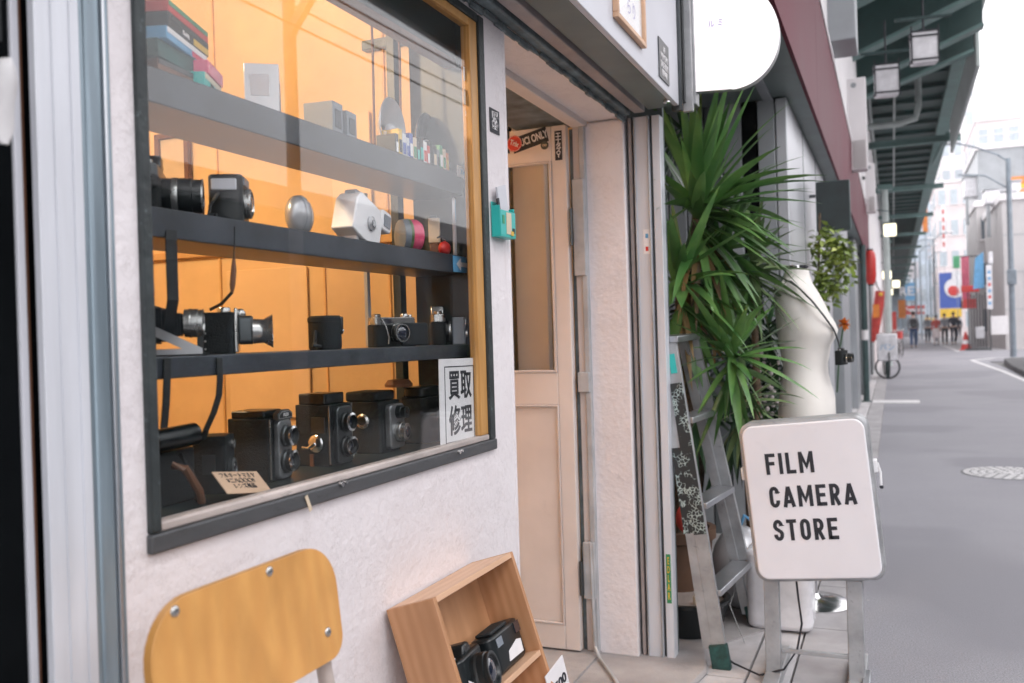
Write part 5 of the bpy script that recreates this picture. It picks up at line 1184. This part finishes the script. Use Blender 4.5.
pn = thing('delivery_cart', 'white box cart parked beside the green post', 'cart', (-.34, 21.2, .006)); BX(0, .42, 0, .6, .38, .98, 'box', 'white_gloss', pn, .03); text('lettering', 'パン', .16, basis((.21, -.004, .68), *FY), 'skyblue', pn); MB().tube([(.21+.24*math.cos(2*PI*i/24), .02, .25+.24*math.sin(2*PI*i/24)) for i in range(25)], .02).build('wheel', 'ink', pn, smooth=True); MB().cyl((.21, .1, .0), (.21, .1, .6), .04).build('leg', 'pole_green', pn)
bicycle('red bicycle leaning by the far shops', .02, 33., rad(80), 'red', 'red_cloth'); bicycle('white bicycle parked beyond the red one', .18, 36.5, rad(100), 'facade_pale')

# ------------------------------------------------------------------ viaduct overhead
vd = thing('railway_viaduct', 'dark green steel viaduct running overhead above the shops', 'viaduct', (0, 30, 6))
def inv(o): o.matrix_basis = Matrix.Translation((0, -30, -6)) @ o.matrix_basis; o.parent = vd; return o
inv(BX(-8, 1.30, -4, 150, 6.15, 6.5, 'deck', 'viaduct_green'))
inv(BX(1.302, 1.42, -4, 150, 6.02, 7.2, 'edge_girder', 'viaduct_light', bevel=.01))
inv(BX(1.12, 1.42, 15.9, 150, 5.96, 6.018, 'girder_flange', 'viaduct_beam', bevel=.005))
inv(BX(-1.3, -1.16, -4, 150, 5.5, 6.148, 'inner_girder', 'viaduct_green', bevel=.01)); inv(BX(-1.38, -1.08, -4, 150, 5.45, 5.498, 'girder_flange', 'viaduct_beam'))
mb = MB(); yy_ = -3.4
while yy_ < 60: mb.box(-1.15, 1.12, yy_, yy_+.09, 6.06, 6.148); yy_ += 1.2
inv(mb.build('deck_ribs', 'viaduct_green'))
mb = MB()
for k in range(150): mb.sph((1.424, 2+k*.4, 6.2), .02, (.4, 1, 1), 6, 4); mb.sph((1.424, 2+k*.4, 7.05), .02, (.4, 1, 1), 6, 4)
inv(mb.build('rivets', 'viaduct_light'))
for k_, x_ in enumerate((-.35, .15)): inv(MB().cyl((x_, -3, 6.02), (x_, 90, 6.02), .035-.012*k_, seg=8).build('conduit', 'viaduct_light', smooth=True))
def bracket(Y, x0, z0, x1, z1):
    mb = MB(); a = Vector((x0, Y, z0)); b = Vector((x1, Y, z1)); beam(mb, a, b, .045, .24, (0, 0, 1)); o = mb.build('bracket', 'viaduct_beam'); inv(o)
    mb = MB(); mb.prism([(x0, z0+.03), (x1, z1+.03), (x1, 6.148), (x0, 6.148)], (0, Y+.012, 0), (1, 0, 0), (0, 0, 1), .02); inv(mb.build('bracket_web', 'viaduct_green'))
for Y in (3.0, 5.0, 7.0, 9.0, 11.0, 13.0, 14.6): bracket(Y, -1.0, 4.55 if Y > 10 else 4.7, 1.30, 5.42)
bracket(16.2, -1.0, 4.75, 1.30, 5.5)
Y = 22.4
while Y < 140:
    mb = MB(); mb.box(-1.05, 1.5, Y-.06, Y+.06, 5.24, 5.26); mb.box(-1.05, 1.5, Y-.012, Y+.012, 5.2605, 5.36); mb.box(-1.05, 1.5, Y-.06, Y+.06, 5.3605, 5.385); inv(mb.build('cross_beam', 'viaduct_beam')); Y += 7.5
inv(MB().tube([(-.6, 19.0, 5.05), (.2, 19.0, 5.05), (.5, 19.0, 5.12), (.56, 19.0, 5.35), (.56, 19.0, 5.9)], .06, 12).build('drain_pipe', 'viaduct_light', smooth=True))
mb = MB(); beam(mb, (1.25, 22.4, 5.4), (1.25, 30, 6.0), .10, .10, (1, 0, 0)); inv(mb.build('brace', 'viaduct_beam'))
mb = MB(); beam(mb, (1.36, 16.2, 5.6), (1.30, 22.3, 5.3), .05, .7, (1, 0, 0)); inv(mb.build('side_plate', 'viaduct_light'))
for k, yy in enumerate((28, 46, 64, 82)):
    t = thing('viaduct_column', 'grey round steel column under the viaduct, number %d from the shop' % (k+1) if False else ('nearest grey round steel column under the viaduct', 'second grey steel column under the viaduct', 'third grey steel column under the viaduct', 'farthest grey steel column under the viaduct')[k], 'column', (-.12, yy, 0), group='steel columns of the viaduct'); MB().cyl((0, 0, 0), (0, 0, 5.19), .085, seg=20).build('shaft', 'viaduct_light', t, smooth=True); MB().box(-.2, .2, -.2, .2, 5.06, 5.19).build('capital', 'viaduct_beam', t)
# lanterns: two framed box lamps
for i, (px, py, w, h, Y) in enumerate(((925, 46, 25, 34, 11.), (887, 79, 23, 34, 12.2))):
    c = onY(px, py, Y); k = Y*.96/900*1.0; W_, H_ = w*k*.9, h*k*.9
    t = thing('box_lamp', ('white framed box lamp under the viaduct, the right one', 'white framed box lamp under the viaduct, the left one')[i], 'lamp', (c.x, Y, c.z-H_/2), rad(8), 'box lamps hung from the viaduct')
    BX(-W_/2, W_/2, 0, .16, 0, H_, 'diffuser', 'white_gloss', t, .01); mb = MB()
    for z in (.03, H_*.8, H_-.02): mb.box(-W_/2-.012, W_/2+.012, -.012, .172, z, z+.018)
    for x in (-W_/2-.014, W_/2): mb.box(x, x+.014, -.014, 0, -.01, H_+.05)
    mb.build('frame', 'ink', t); MB().cyl((0, .08, H_), (0, .08, H_+.55), .012).build('rod', 'ink', t); MB().cyl((-W_*1.1, .08, H_+.16), (W_*1.1, .08, H_+.16), .02).build('bar', 'pole_green', t)
LN = ('nearest lit lamp on a bracket under the viaduct', 'second lit lamp under the viaduct, left of its pair', 'third lit lamp under the viaduct, nearer the street', 'farthest lit lamp under the viaduct, lowest in view')
for i, (px, py, Y) in enumerate(((890, 230, 26), (887, 275, 44), (896, 284, 56), (889.5, 292, 70))):
    c = onY(px, py, Y); s = .11+.0016*Y
    t = thing('street_lamp', LN[i], 'lamp', c, 0, 'lit lamps under the viaduct'); MB().box(-s, s, -s, s, -s, s).build('lantern', 'lamp_white', t, bevel=.03); MB().box(-s*1.1, s*1.1, -s*1.1, s*1.1, s+.005, s+.05).build('cap', 'pole_green', t); MB().tube([(0, 0, s+.04), (0, 0, s+.35), (-.3, 0, s+.4)], .02).build('arm', 'pole_green', t, smooth=True)

rnd = random.Random(77)
hd = thing('dimming_hedge', 'unseen row of dark leaves added opposite the shop to dim the window reflection', 'dimming_hedge', (4.9, 8.5, .12))  # unseen leafy row added to darken what the display pane reflects
BX(-.22, .22, -5.6, 5.6, 0, .82, 'core', 'timber_dark', hd); mb = MB()
for i in range(2600):
    side_ = rnd.random(); p_ = Vector((rnd.uniform(-.30, -.22) if side_ < .7 else rnd.uniform(-.28, .28), rnd.uniform(-5.7, 5.7), rnd.uniform(.02, .88) if side_ < .7 else rnd.uniform(.82, .92))); leaf(mb, p_, (rnd.uniform(-1, .2), rnd.uniform(-1, 1), rnd.uniform(-.3, 1)), .09, .055, .3, 2)
mb.build('foliage', 'leaf_dark', hd)
# ------------------------------------------------------------------ people
def skin(name, nodes, edges, mat, parent, sub=2):
    me = bpy.data.meshes.new(name); me.from_pydata([n[0] for n in nodes], edges, [])
    o = bpy.data.objects.new(name, me); COL.objects.link(o); o.parent = parent
    md = o.modifiers.new('skin', 'SKIN'); md.use_smooth_shade = True
    for i, n in enumerate(nodes):
        r = n[1] if isinstance(n[1], tuple) else (n[1], n[1]); me.skin_vertices[0].data[i].radius = r
    me.skin_vertices[0].data[0].use_root = True
    ss = o.modifiers.new('s', 'SUBSURF'); ss.levels = sub; ss.render_levels = sub
    me.materials.append(MATS[mat])
    dg = bpy.context.evaluated_depsgraph_get(); m2 = bpy.data.meshes.new_from_object(o.evaluated_get(dg)); m2.materials.clear(); m2.materials.append(MATS[mat])
    o.modifiers.clear(); o.data = m2; m2.shade_smooth(); return o
def person(label, x, y, rz, top, legs, stride=.14, h=1., hair='hair', skirt=None, arms=0.):
    t = thing('person', label, 'person', (x, y, .0), rz); t.scale = (h, h, h)
    s = stride
    P = [((0, 0, .95), (.13, .10)), ((0, 0, 1.12), (.12, .09)), ((0, .01, 1.33), (.15, .10)), ((0, .0, 1.45), (.10, .07)), ((0, -.01, 1.52), .050), ((0, -.02, 1.60), (.068, .08)), ((0, -.02, 1.70), (.062, .075)),
         ((-.17, 0, 1.41), .055), ((-.22, .02+arms, 1.14), .042), ((-.21, -.06-arms, .90), .032), ((-.205, -.09-arms, .80), (.03, .02)), ((.17, 0, 1.41), .055), ((.22, .02, 1.14), .042), ((.21, -.04, .90), .032), ((.205, -.07, .80), (.03, .02)),
         ((-.09, 0, .88), .085), ((-.10, -s*.5, .50), .058), ((-.10, -s, .10), .042), ((-.10, -s-.12, .035), (.04, .03)), ((.09, 0, .88), .085), ((.10, s*.4, .50), .058), ((.10, s, .12), .042), ((.10, s-.12, .05), (.04, .03))]
    E = [(0, 1), (1, 2), (2, 3), (3, 4), (4, 5), (5, 6), (3, 7), (7, 8), (8, 9), (9, 10), (3, 11), (11, 12), (12, 13), (13, 14), (0, 15), (15, 16), (16, 17), (17, 18), (0, 19), (19, 20), (20, 21), (21, 22)]
    skin('body', P, E, 'skin', t)
    g = lambda i, k=.014: (P[i][0], tuple(q+k for q in (P[i][1] if isinstance(P[i][1], tuple) else (P[i][1],)*2)))
    J = [g(0), g(1, .02), g(2, .02), g(3, .015), g(7), g(8), g(9, .01), g(11), g(12), g(13, .01)]
    skin('jacket', J, [(0, 1), (1, 2), (2, 3), (3, 4), (4, 5), (5, 6), (3, 7), (7, 8), (8, 9)], top, t)
    if skirt: MB().lathe([(.15, .98), (.20, .80), (.27, .45)], seg=18, cap=False).build('skirt', skirt, t, smooth=True)
    T = [g(0, .012), g(15), g(16), g(17), g(19), g(20), g(21)]
    skin('trousers', T, [(0, 1), (1, 2), (2, 3), (0, 4), (4, 5), (5, 6)], legs, t)
    MB().sph((0, 0, 1.685), .098, (.88, 1.0, .95)).build('hair', hair, t, smooth=True)
    for sx in (-1, 1): MB().sph((sx*.10, (-s if sx < 0 else s)-.08, .04), .06, (.75, 1.9, .65)).build('shoe', 'ink', t, smooth=True)
    return t
p = onZ(914, 348); person('person in a grey top and blue jeans walking away up the street', p.x, p.y, PI, 'cloth_grey', 'denim', .2, 1.05)
t = thing('backpack', 'black backpack on the walker in blue jeans', 'backpack', (p.x, p.y-.15, 1.02)); MB().prism(rrect(.32, .46, .10, cx=0, cy=.24), (0, .06, 0), (1, 0, 0), (0, 0, 1), .16).build('bag', 'ink', t, bevel=.04); MB().box(-.1, .1, -.115, -.102, .08, .2).build('pocket', 'steel_dark', t, bevel=.01)
for (px, py, lb, tp_, lg, h, rz, sk) in ((928, 341, 'person in a pale grey coat and dark trousers in mid street', 'cloth_grey', 'navy', 1.0, 0, None), (936.5, 342, 'person in a red top and pink skirt beside the grey coat', 'red_cloth', 'facade_pink', .95, 0, 'facade_pink'), (945, 344, 'person in a grey jacket and black trousers, left of the pair', 'cloth_grey', 'ink', 1.0, 0, None), (954, 343.5, 'person in dark navy clothes, right of the pair', 'navy', 'navy', 1.04, .1, None), (893, 342, 'person in white clothes standing among the bicycles', 'cloth_white', 'cloth_white', .98, .4, None)):
    c = onZ(px, py); 
    if c.y > 56: c = c*(56/c.y)
    if py == 341: c = c*(62/c.y)
    person(lb, c.x, c.y, rz, tp_, lg, .15, h, skirt=sk)
for i, (px, c1) in enumerate(((959, 'navy'),)):
    c = onZ(px, 338); k = 78/c.y; person(('distant person in dark clothes under the yellow board', 'distant person in grey walking in mid street', 'distant person in white near the lamps')[i], c.x*k, 78, 0, c1, 'navy', .1, 1.)

# ------------------------------------------------------------------ right side of the street
def building(name, label, x0, x1, y0, y1, h, mat, rows=0, cols=0, wmat='window_pale', side=True, srows=None, scol=0, roof=True):
    t = thing(name, label, 'building', ((x0+x1)/2, (y0+y1)/2, 0)); ox, oy = (x0+x1)/2, (y0+y1)/2
    BX(x0-ox, x1-ox, y0-oy, y1-oy, -.02, h, 'wall', mat, t, .02)
    if roof: BX(x0-ox-.1, x1-ox+.1, y0-oy-.1, y1-oy+.1, h+.002, h+.3, 'parapet', 'facade_pale', t)
    W = x1-x0; st = h/max(rows, 1)
    for r in range(rows):
        for c in range(cols):
            cw = W/cols; xa = x0-ox+cw*(c+.2); xb = x0-ox+cw*(c+.8); za = st*(r+.3); zb = st*(r+.78)
            f = BX(xa, xb, y0-oy-.05, y0-oy-.004, za, zb, 'window', wmat, t); 
            if h < 30: BX(xa-.08, xb+.08, y0-oy-.12, y0-oy-.052, za-.1, za-.02, 'sill', 'facade_pale', f)
    if side and scol:
        L = y1-y0; xs = x0-ox if x0 > 0 else x1-ox; sg_ = -1 if x0 > 0 else 1
        for r in range(rows):
            for c in range(scol):
                cl_ = L/scol; ya = y0-oy+cl_*(c+.2); yb = y0-oy+cl_*(c+.8); za = st*(r+.3); zb = st*(r+.78)
                a_, b_2 = sorted((xs+sg_*.004, xs+sg_*.05)); BX(a_, b_2, ya, yb, za, zb, 'window', wmat, t)
    return t
# grey corner building
gb = building('corner_building', 'plain grey two storey corner building at the cross street', 4.45, 11, 44, 52, 6.4, 'facade_grey', 0, 0)
ox, oy = (4.45+11)/2, 48
for z in (1.7, 3.3, 4.9): BX(4.45-ox, 11-ox, -4.012, -4.002, z, z+.03, 'panel_joint', 'panel_grey', gb)
BX(5.35-ox, 5.75-ox, -4.12, -4.004, 2.3, 3.5, 'meter_box', 'panel_grey', gb, .02); p = onY(999, 328, 43.98); BX(p.x-ox-.35, p.x-ox+.35, -4.02, -4.004, .65, 1.45, 'poster', 'paper', gb)
ub = building('stepped_building', 'grey upper building with railings and an orange board behind the corner block', 4.3, 14, 53, 62, 10.2, 'panel_grey', 0, 0, side=False)
ox2 = 9.15
for q in ((5.6, 9.9, 'orange'), ):
    p1 = onY(1008, 195, 52.9); p2 = onY(1024, 176, 52.9); BX(p1.x-ox2, p2.x-ox2+1.5, -4.62, -4.51, p1.z, p2.z, 'orange_board', 'orange', ub); BX(p1.x-ox2+.3, p2.x-ox2+1.2, -4.66, -4.625, p1.z+.3, p2.z-.4, 'board_mark', 'yellow', ub)
mb = MB()
for k in range(12): mb.cyl((-4.7+k*.8, -4.6, 7.0), (-4.7+k*.8, -4.6, 8.0), .03, seg=6)
mb.cyl((-4.8, -4.6, 8.0), (4.8, -4.6, 8.0), .04, seg=6); mb.cyl((-4.8, -4.6, 10.9), (4.8, -4.6, 11.0), .05, seg=6); mb.cyl((-2.6, -4.6, 6.5), (-2.6, -4.6, 11.2), .08, seg=6); mb.build('railing', 'panel_light', ub)
for k, (pa, pb, lb) in enumerate((((985, 190), (1000, 203), 'white rooftop tank on the corner building, larger one'), ((964, 178), (979, 196), 'white rooftop unit on the narrow building'), ((1012, 182), (1021, 190), 'small white rooftop box beside the orange board'))):
    Y = 46 if k != 1 else 54.; a = onY(*pa, Y); b_ = onY(*pb, Y); t = thing('rooftop_unit', lb, 'rooftop unit', (a.x, Y, b_.z)); BX(0, b_.x-a.x, 0, 1.2, 0, a.z-b_.z, 'tank', 'white_gloss', t, .05); BX(-.05, b_.x-a.x+.05, -.05, 1.25, a.z-b_.z+.003, a.z-b_.z+.09, 'lid', 'panel_grey', t); BX(.05, .2, .1, .3, -1.5, -.003, 'leg', 'panel_grey', t)
building('narrow_building', 'narrow pale building with a rooftop unit beside the corner block', 4.15, 5.1, 52.5, 59, 7.2, 'facade_grey', 3, 1, 'window_dark')
# utility pole with curved lamp arm
p = onZ(1013.5, 357)
up_ = thing('street_pole', 'grey street pole with a curved lamp arm at the corner', 'pole', (p.x, p.y, .0)); MB().cyl((0, 0, 0), (0, 0, 6.6), .10, .075, seg=16).build('shaft', 'pole_grey', up_, smooth=True)
MB().tube([(0, 0, 6.5), (-.3, 0, 6.75), (-.9, 0, 7.05), (-1.6, 0, 7.3)], .032).build('arm', 'pole_grey', up_, smooth=True); MB().sph((-1.75, 0, 7.3), .2, (1.6, .7, .4)).build('lamp_head', 'panel_light', up_, smooth=True); MB().tube([(0, 0, 5.6), (-.7, 0, 6.1), (-1.5, 0, 6.2)], .03).build('arm', 'pole_grey', up_, smooth=True); BX(-.14, .14, -.2, -.1, 2.4, 2.9, 'control_box', 'pole_grey', up_, .02)
# blue banner sign, vertical white sign, phone-like rack
a = onY(972, 255, 43); b_ = onY(984, 289, 43); t = thing('blue_sign', 'bright blue tilted sign projecting beside the grey corner building', 'sign', (b_.x, 43, b_.z)); mb = MB(); w = b_.x-a.x; mb.prism([(-w, .0), (0, .05), (0, a.z-b_.z+.1), (-w*.75, a.z-b_.z-.15)], (0, 0, 0), (1, 0, 0), (0, 0, 1), .15); mb.build('panel', 'skyblue', t); BX(.003, .35, 0, .1, 1.0, 1.1, 'bracket', 'steel_dark', t)
a = onY(986, 265, 42.5); b_ = onY(993, 309, 42.5); t = thing('vertical_sign', 'tall narrow white sign with red and blue marks by the corner', 'sign', (a.x, 42.5, b_.z)); w = b_.x-a.x; hh = a.z-b_.z; BX(0, w, 0, .12, 0, hh, 'panel', 'white_gloss', t, .01)
for k in range(6): BX(w*.25, w*.75, -.006, -.001, hh*(.1+.14*k), hh*(.17+.14*k), 'mark', 'red' if k in (1, 3) else 'skyblue', t)
BX(w*.4, w*.6, .05, .1, -b_.z, -.003, 'post', 'steel_dark', t); MB().box(.1, .26, .0, .1, hh+.05, hh+.55).build('lamp', 'white_gloss', t)
c = onZ(978, 350)
t = thing('display_rack', 'dark upright rack of tall poles standing on the corner', 'rack', (c.x, c.y, .0)); mb = MB()
for k in range(7): mb.box(-.35+k*.11, -.31+k*.11, -.06, .06, .05, 2.5-.06*(k % 3))
mb.build('poles', 'ink', t); BX(-.5, .5, -.3, .3, .004, .08, 'base', 'steel_dark', t, .01); BX(-.1, .25, -.22, -.08, .5, 1.0, 'device', 'oldsilver', t, .02); BX(-.6, .1, -.2, -.05, 2.52, 2.8, 'red_board', 'red', t, .02)
for k, (px, py) in enumerate(((966, 346.5),)):
    c = onZ(px, py); c = c*(44/c.y) if c.y > 44 else c; t = thing('traffic_cone', ('red and white traffic cone beside the dark rack', 'red and white traffic cone behind the first one')[k], 'traffic cone', (c.x, c.y+k*2, .0)); MB().lathe([(.22, .03), (.16, .28), (.10, .55), (.04, .8)], seg=16).build('cone', 'red', t, smooth=True); MB().lathe([(.165, .27), (.115, .48)], seg=16, cap=False).build('band', 'paper', t); BX(-.27, .27, -.27, .27, .0, .03, 'base', 'red', t)
# pink banner
a = onY(961, 257, 50); b_ = onY(970, 300, 50); t = thing('pink_banner', 'pink vertical banner hanging beside the blue sign', 'banner', (a.x, 50, b_.z)); BX(0, b_.x-a.x, 0, .08, 0, a.z-b_.z, 'cloth', 'pink_plastic', t); MB().cyl((-.05, .04, a.z-b_.z+.02), (b_.x-a.x+.4, .04, a.z-b_.z+.02), .03, seg=8).build('rod', 'ink', t)
a = onY(963, 300, 46); b_ = onY(976, 308, 46); t = thing('red_awning', 'small red awning over the display rack', 'awning', (a.x, 46, b_.z)); MB().prism([(0, 0), (1, .0), (1, .3), (0, .42)], (0, 0, 0), (0, 1, 0), (0, 0, 1), b_.x-a.x).build('canopy', 'red', t); BX(-.05, 0, .9, 1.0, 0, .5, 'bracket', 'ink', t)
# blue/yellow board across the street end
a = onY(939, 273, 92); b_ = onY(962, 318, 92); t = thing('billboard', 'large blue billboard with a yellow base and a white shape', 'billboard', (a.x, 92, b_.z)); w = b_.x-a.x; hh = a.z-b_.z
BX(0, w, 0, .3, hh*.22, hh, 'panel', 'blue', t); BX(0, w, -.02, .3, hh*.02, hh*.215, 'yellow_band', 'yellow', t); MB().lathe([(.9, 0), (.9, .05)], (w*.72, -.01, hh*.66), (0, -1, 0), 20).build('white_shape', 'white_gloss', t); MB().lathe([(.5, 0), (.4, .05)], (w*.66, -.07, hh*.6), (0, -1, 0), 16).build('red_spot', 'red', t); MB().prism([(w*.55, hh*.72), (w*1.1, hh*.5), (w*1.0, hh*1.02), (w*.6, hh*1.05)], (0, -.06, 0), (1, 0, 0), (0, 0, 1), .04).build('white_wing', 'white_gloss', t); BX(w*.3, w*.4, .1, .3, -b_.z, hh*.0199, 'post', 'panel_grey', t)
MATS['blue'].node_tree  # keep
# far buildings (distance haze put into their pale colours, crowding the end of the street)
FB = [('pale tower with a blue tint at the end of the street', -2, 2.2, 150, 165, 26, 'facade_blue', 8, 4), ('slim white tower with stacked vertical signs', 5.6, 9.5, 118, 130, 30, 'facade_pale', 9, 3), ('pinkish office block behind the billboard', 4.2, 7.4, 98, 112, 15, 'facade_pink', 5, 3),
      ('pale blue glass block at the street end', 2.6, 5.4, 135, 150, 34, 'facade_blue', 10, 3), ('white low building beside the lamps', -3.2, -.2, 108, 120, 11, 'facade_pale', 4, 3), ('grey blue building showing behind the walkers', -.1, 4.4, 170, 180, 14, 'panel_grey', 5, 4), ('white block behind the narrow building', 5.5, 8.6, 66, 80, 9.5, 'facade_pale', 4, 2), ('pink tinted block right of the slim tower', 8, 12, 100, 116, 21, 'facade_pink', 6, 3)]
for (lb, x0, x1, y0, y1, h, mt, r, c) in FB: building('distant_building', lb, x0, x1, y0, y1, h, mt, r, c, 'window_pale', True, None, 3)
# far shop signs
rnd = random.Random(21)
SGN = [(905, 283, 917, 300, 100, 'skyblue', 'REX', 'pale blue rooftop sign with white capitals'), (903, 306, 925, 314, 84, 'red_cloth', 'Tamaris', 'long reddish sign with white lettering above the walkers'), (941, 205, 946, 250, 96, 'facade_pale', None, 'tall white vertical sign with red characters'), (953, 256, 960, 268, 90, 'green', None, 'small green square sign on the pink block'), (926, 225, 931, 262, 105, 'facade_blue', None, 'pale blue vertical sign'), (922, 203, 928, 232, 64, 'orange', None, 'orange vertical banner under the viaduct edge'), (908, 262, 919, 278, 120, 'white_gloss', None, 'white square sign far up the street'), (934, 285, 938, 312, 80, 'facade_pink', None, 'narrow pink sign beside the billboard'), (898, 300, 906, 318, 62, 'orange', None, 'orange sign among the left hand shops'), (889, 312, 897, 338, 48, 'red_cloth', None, 'red curtain at the left hand shop front'), (925, 318, 934, 324, 96, 'yellow', None, 'yellow board above the walkers')]
for (xa, ya, xb, yb, Y, mt, tx, lb) in SGN:
    a = onY(xa, ya, Y); b_ = onY(xb, yb, Y); t = thing('shop_sign', lb, 'sign', (a.x, Y, b_.z)); w = b_.x-a.x; hh = a.z-b_.z; BX(0, w, 0, .25, 0, hh, 'panel', mt, t, .02)
    if tx: text('lettering', tx, hh*.7, basis((w/2, -.03, hh*.5), *FY), 'white_gloss', t, bold=.03)
    elif hh > 3:
        for k in range(5): BX(w*.25, w*.75, -.04, -.005, hh*(.08+.18*k), hh*(.18+.18*k), 'mark', 'red_cloth' if mt == 'facade_pale' else 'white_gloss', t)
    BX(w*.45, w*.55, .1, .2, -b_.z, -.004, 'post', 'pole_grey', t)
# thin street poles in the distance
for k, (px, Y) in enumerate(((916, 74), (921, 80), (931, 88), (935, 70))):
    c = onY(px, 300, Y); t = thing('street_pole', ('slim grey pole left of the walkers', 'slim grey pole behind the walkers', 'slim grey pole by the narrow pink sign', 'tall slim pole in front of the billboard')[k], 'pole', (c.x, Y, .0), group='slim distant poles'); MB().cyl((0, 0, 0), (0, 0, 7.2), .07, .05, seg=8).build('shaft', 'pole_grey', t, smooth=True); MB().tube([(0, 0, 7.1), (.4, 0, 7.5), (1., 0, 7.6)], .04).build('arm', 'pole_grey', t); MB().sph((1.1, 0, 7.58), .16, (1.5, .8, .5)).build('lamp_head', 'lamp_white' if False else 'white_gloss', t, smooth=True)

# ------------------------------------------------------------------ the side opposite the shop (seen in the window's reflection)
building('low_building', 'low dark timber building opposite the camera shop', 5.4, 10, -5, 5.5, 2.5, 'timber_dark', 1, 0, side=True, scol=5, wmat='window_dark')
building('low_building', 'low dark timber clad building farther along opposite the camera shop', 5.6, 10, 6.2, 18, 2.9, 'timber_dark', 1, 0, side=True, scol=6, wmat='window_dark')
building('low_building', 'low brick coloured building before the cross street', 5.4, 10, 18.6, 28, 3.2, 'facade_pink', 1, 0, side=True, scol=4, wmat='window_dark')
up2 = []
for k, (yy) in enumerate((-1.5, 3.6, 8.6)):
    t = thing('utility_pole', ('concrete utility pole opposite the shop, nearest the low dark building end', 'concrete utility pole directly opposite the display window', 'concrete utility pole opposite the door')[k], 'pole', (4.6, yy, .12)); MB().cyl((0, 0, 0), (0, 0, 8), .09, .06, seg=14).build('shaft', 'concrete', t, smooth=True)
    for z in (5.2, 6.1, 7.0): BX(-.7, .7, -.05, .05, z, z+.09, 'crossarm', 'steel_dark', t)
    mb = MB(); beam(mb, (0, 0, 4.6), (-1.3, 0, 6.2), .1, .1, (0, 1, 0)); mb.build('stay', 'panel_grey', t)
for j, (xx, z) in enumerate(((4.0, 5.4), (4.6, 5.4), (5.2, 5.4), (4.0, 6.3), (5.2, 6.3), (4.0, 7.2), (5.1, 7.2), (4.4, 4.7))):
    mb = MB(); mb.tube([(0, (i-8)*1.6, .25*((i-8)/8)**2) for i in range(17)], .012, 6); o = mb.build('overhead_cable', 'ink'); o.location = (xx, 4, z); tag(o, 'black overhead cable strung along the poles opposite the shop', 'cable', 'overhead cables opposite the shop')

# ------------------------------------------------------------------ air
m, nt, b = newmat('haze_air'); nt.nodes.remove(b)
pv = nt.nodes.new('ShaderNodeVolumePrincipled'); pv.inputs['Color'].default_value = (1, .96, .965, 1); pv.inputs['Density'].default_value = .0011
nt.links.new(pv.outputs[0], nt.nodes['Material Output'].inputs['Volume'])
o = MB().box(-301, 301, -61, 501, -1.6, 36).build('haze', 'haze_air'); o['kind'] = 'stuff'
# ------------------------------------------------------------------ light
w = bpy.data.worlds.new('World'); SC.world = w; w.use_nodes = True; nt = w.node_tree
bg = nt.nodes['Background']; sky = nt.nodes.new('ShaderNodeTexSky'); sky.sky_type = 'NISHITA'; sky.sun_disc = False
SEL, SAZ = rad(60), rad(125)
sky.sun_elevation = SEL; sky.sun_rotation = SAZ
mx = nt.nodes.new('ShaderNodeMix'); mx.data_type = 'RGBA'; mx.inputs[0].default_value = .93; mx.inputs[7].default_value = (13.6, 13.35, 13.75, 1)
nt.links.new(sky.outputs[0], mx.inputs[6]); nt.links.new(mx.outputs[2], bg.inputs[0]); bg.inputs[1].default_value = .10
sd = bpy.data.lights.new('sun', 'SUN'); sd.energy = .95; sd.angle = rad(35); sd.color = (1, .975, .955)
so = bpy.data.objects.new('sun', sd); COL.objects.link(so)
dv = Vector((math.sin(SAZ)*math.cos(SEL), math.cos(SAZ)*math.cos(SEL), math.sin(SEL))); so.rotation_euler = dv.to_track_quat('Z', 'Y').to_euler()
vs = SC.view_settings; vs.view_transform = 'Standard'; vs.look = 'None'; vs.gamma = 1; vs.exposure = 0.88; vs.use_curve_mapping = False
SC.cycles.use_denoising = True; SC.cycles.max_bounces = 8; SC.cycles.transparent_max_bounces = 12; SC.cycles.sample_clamp_indirect = 6
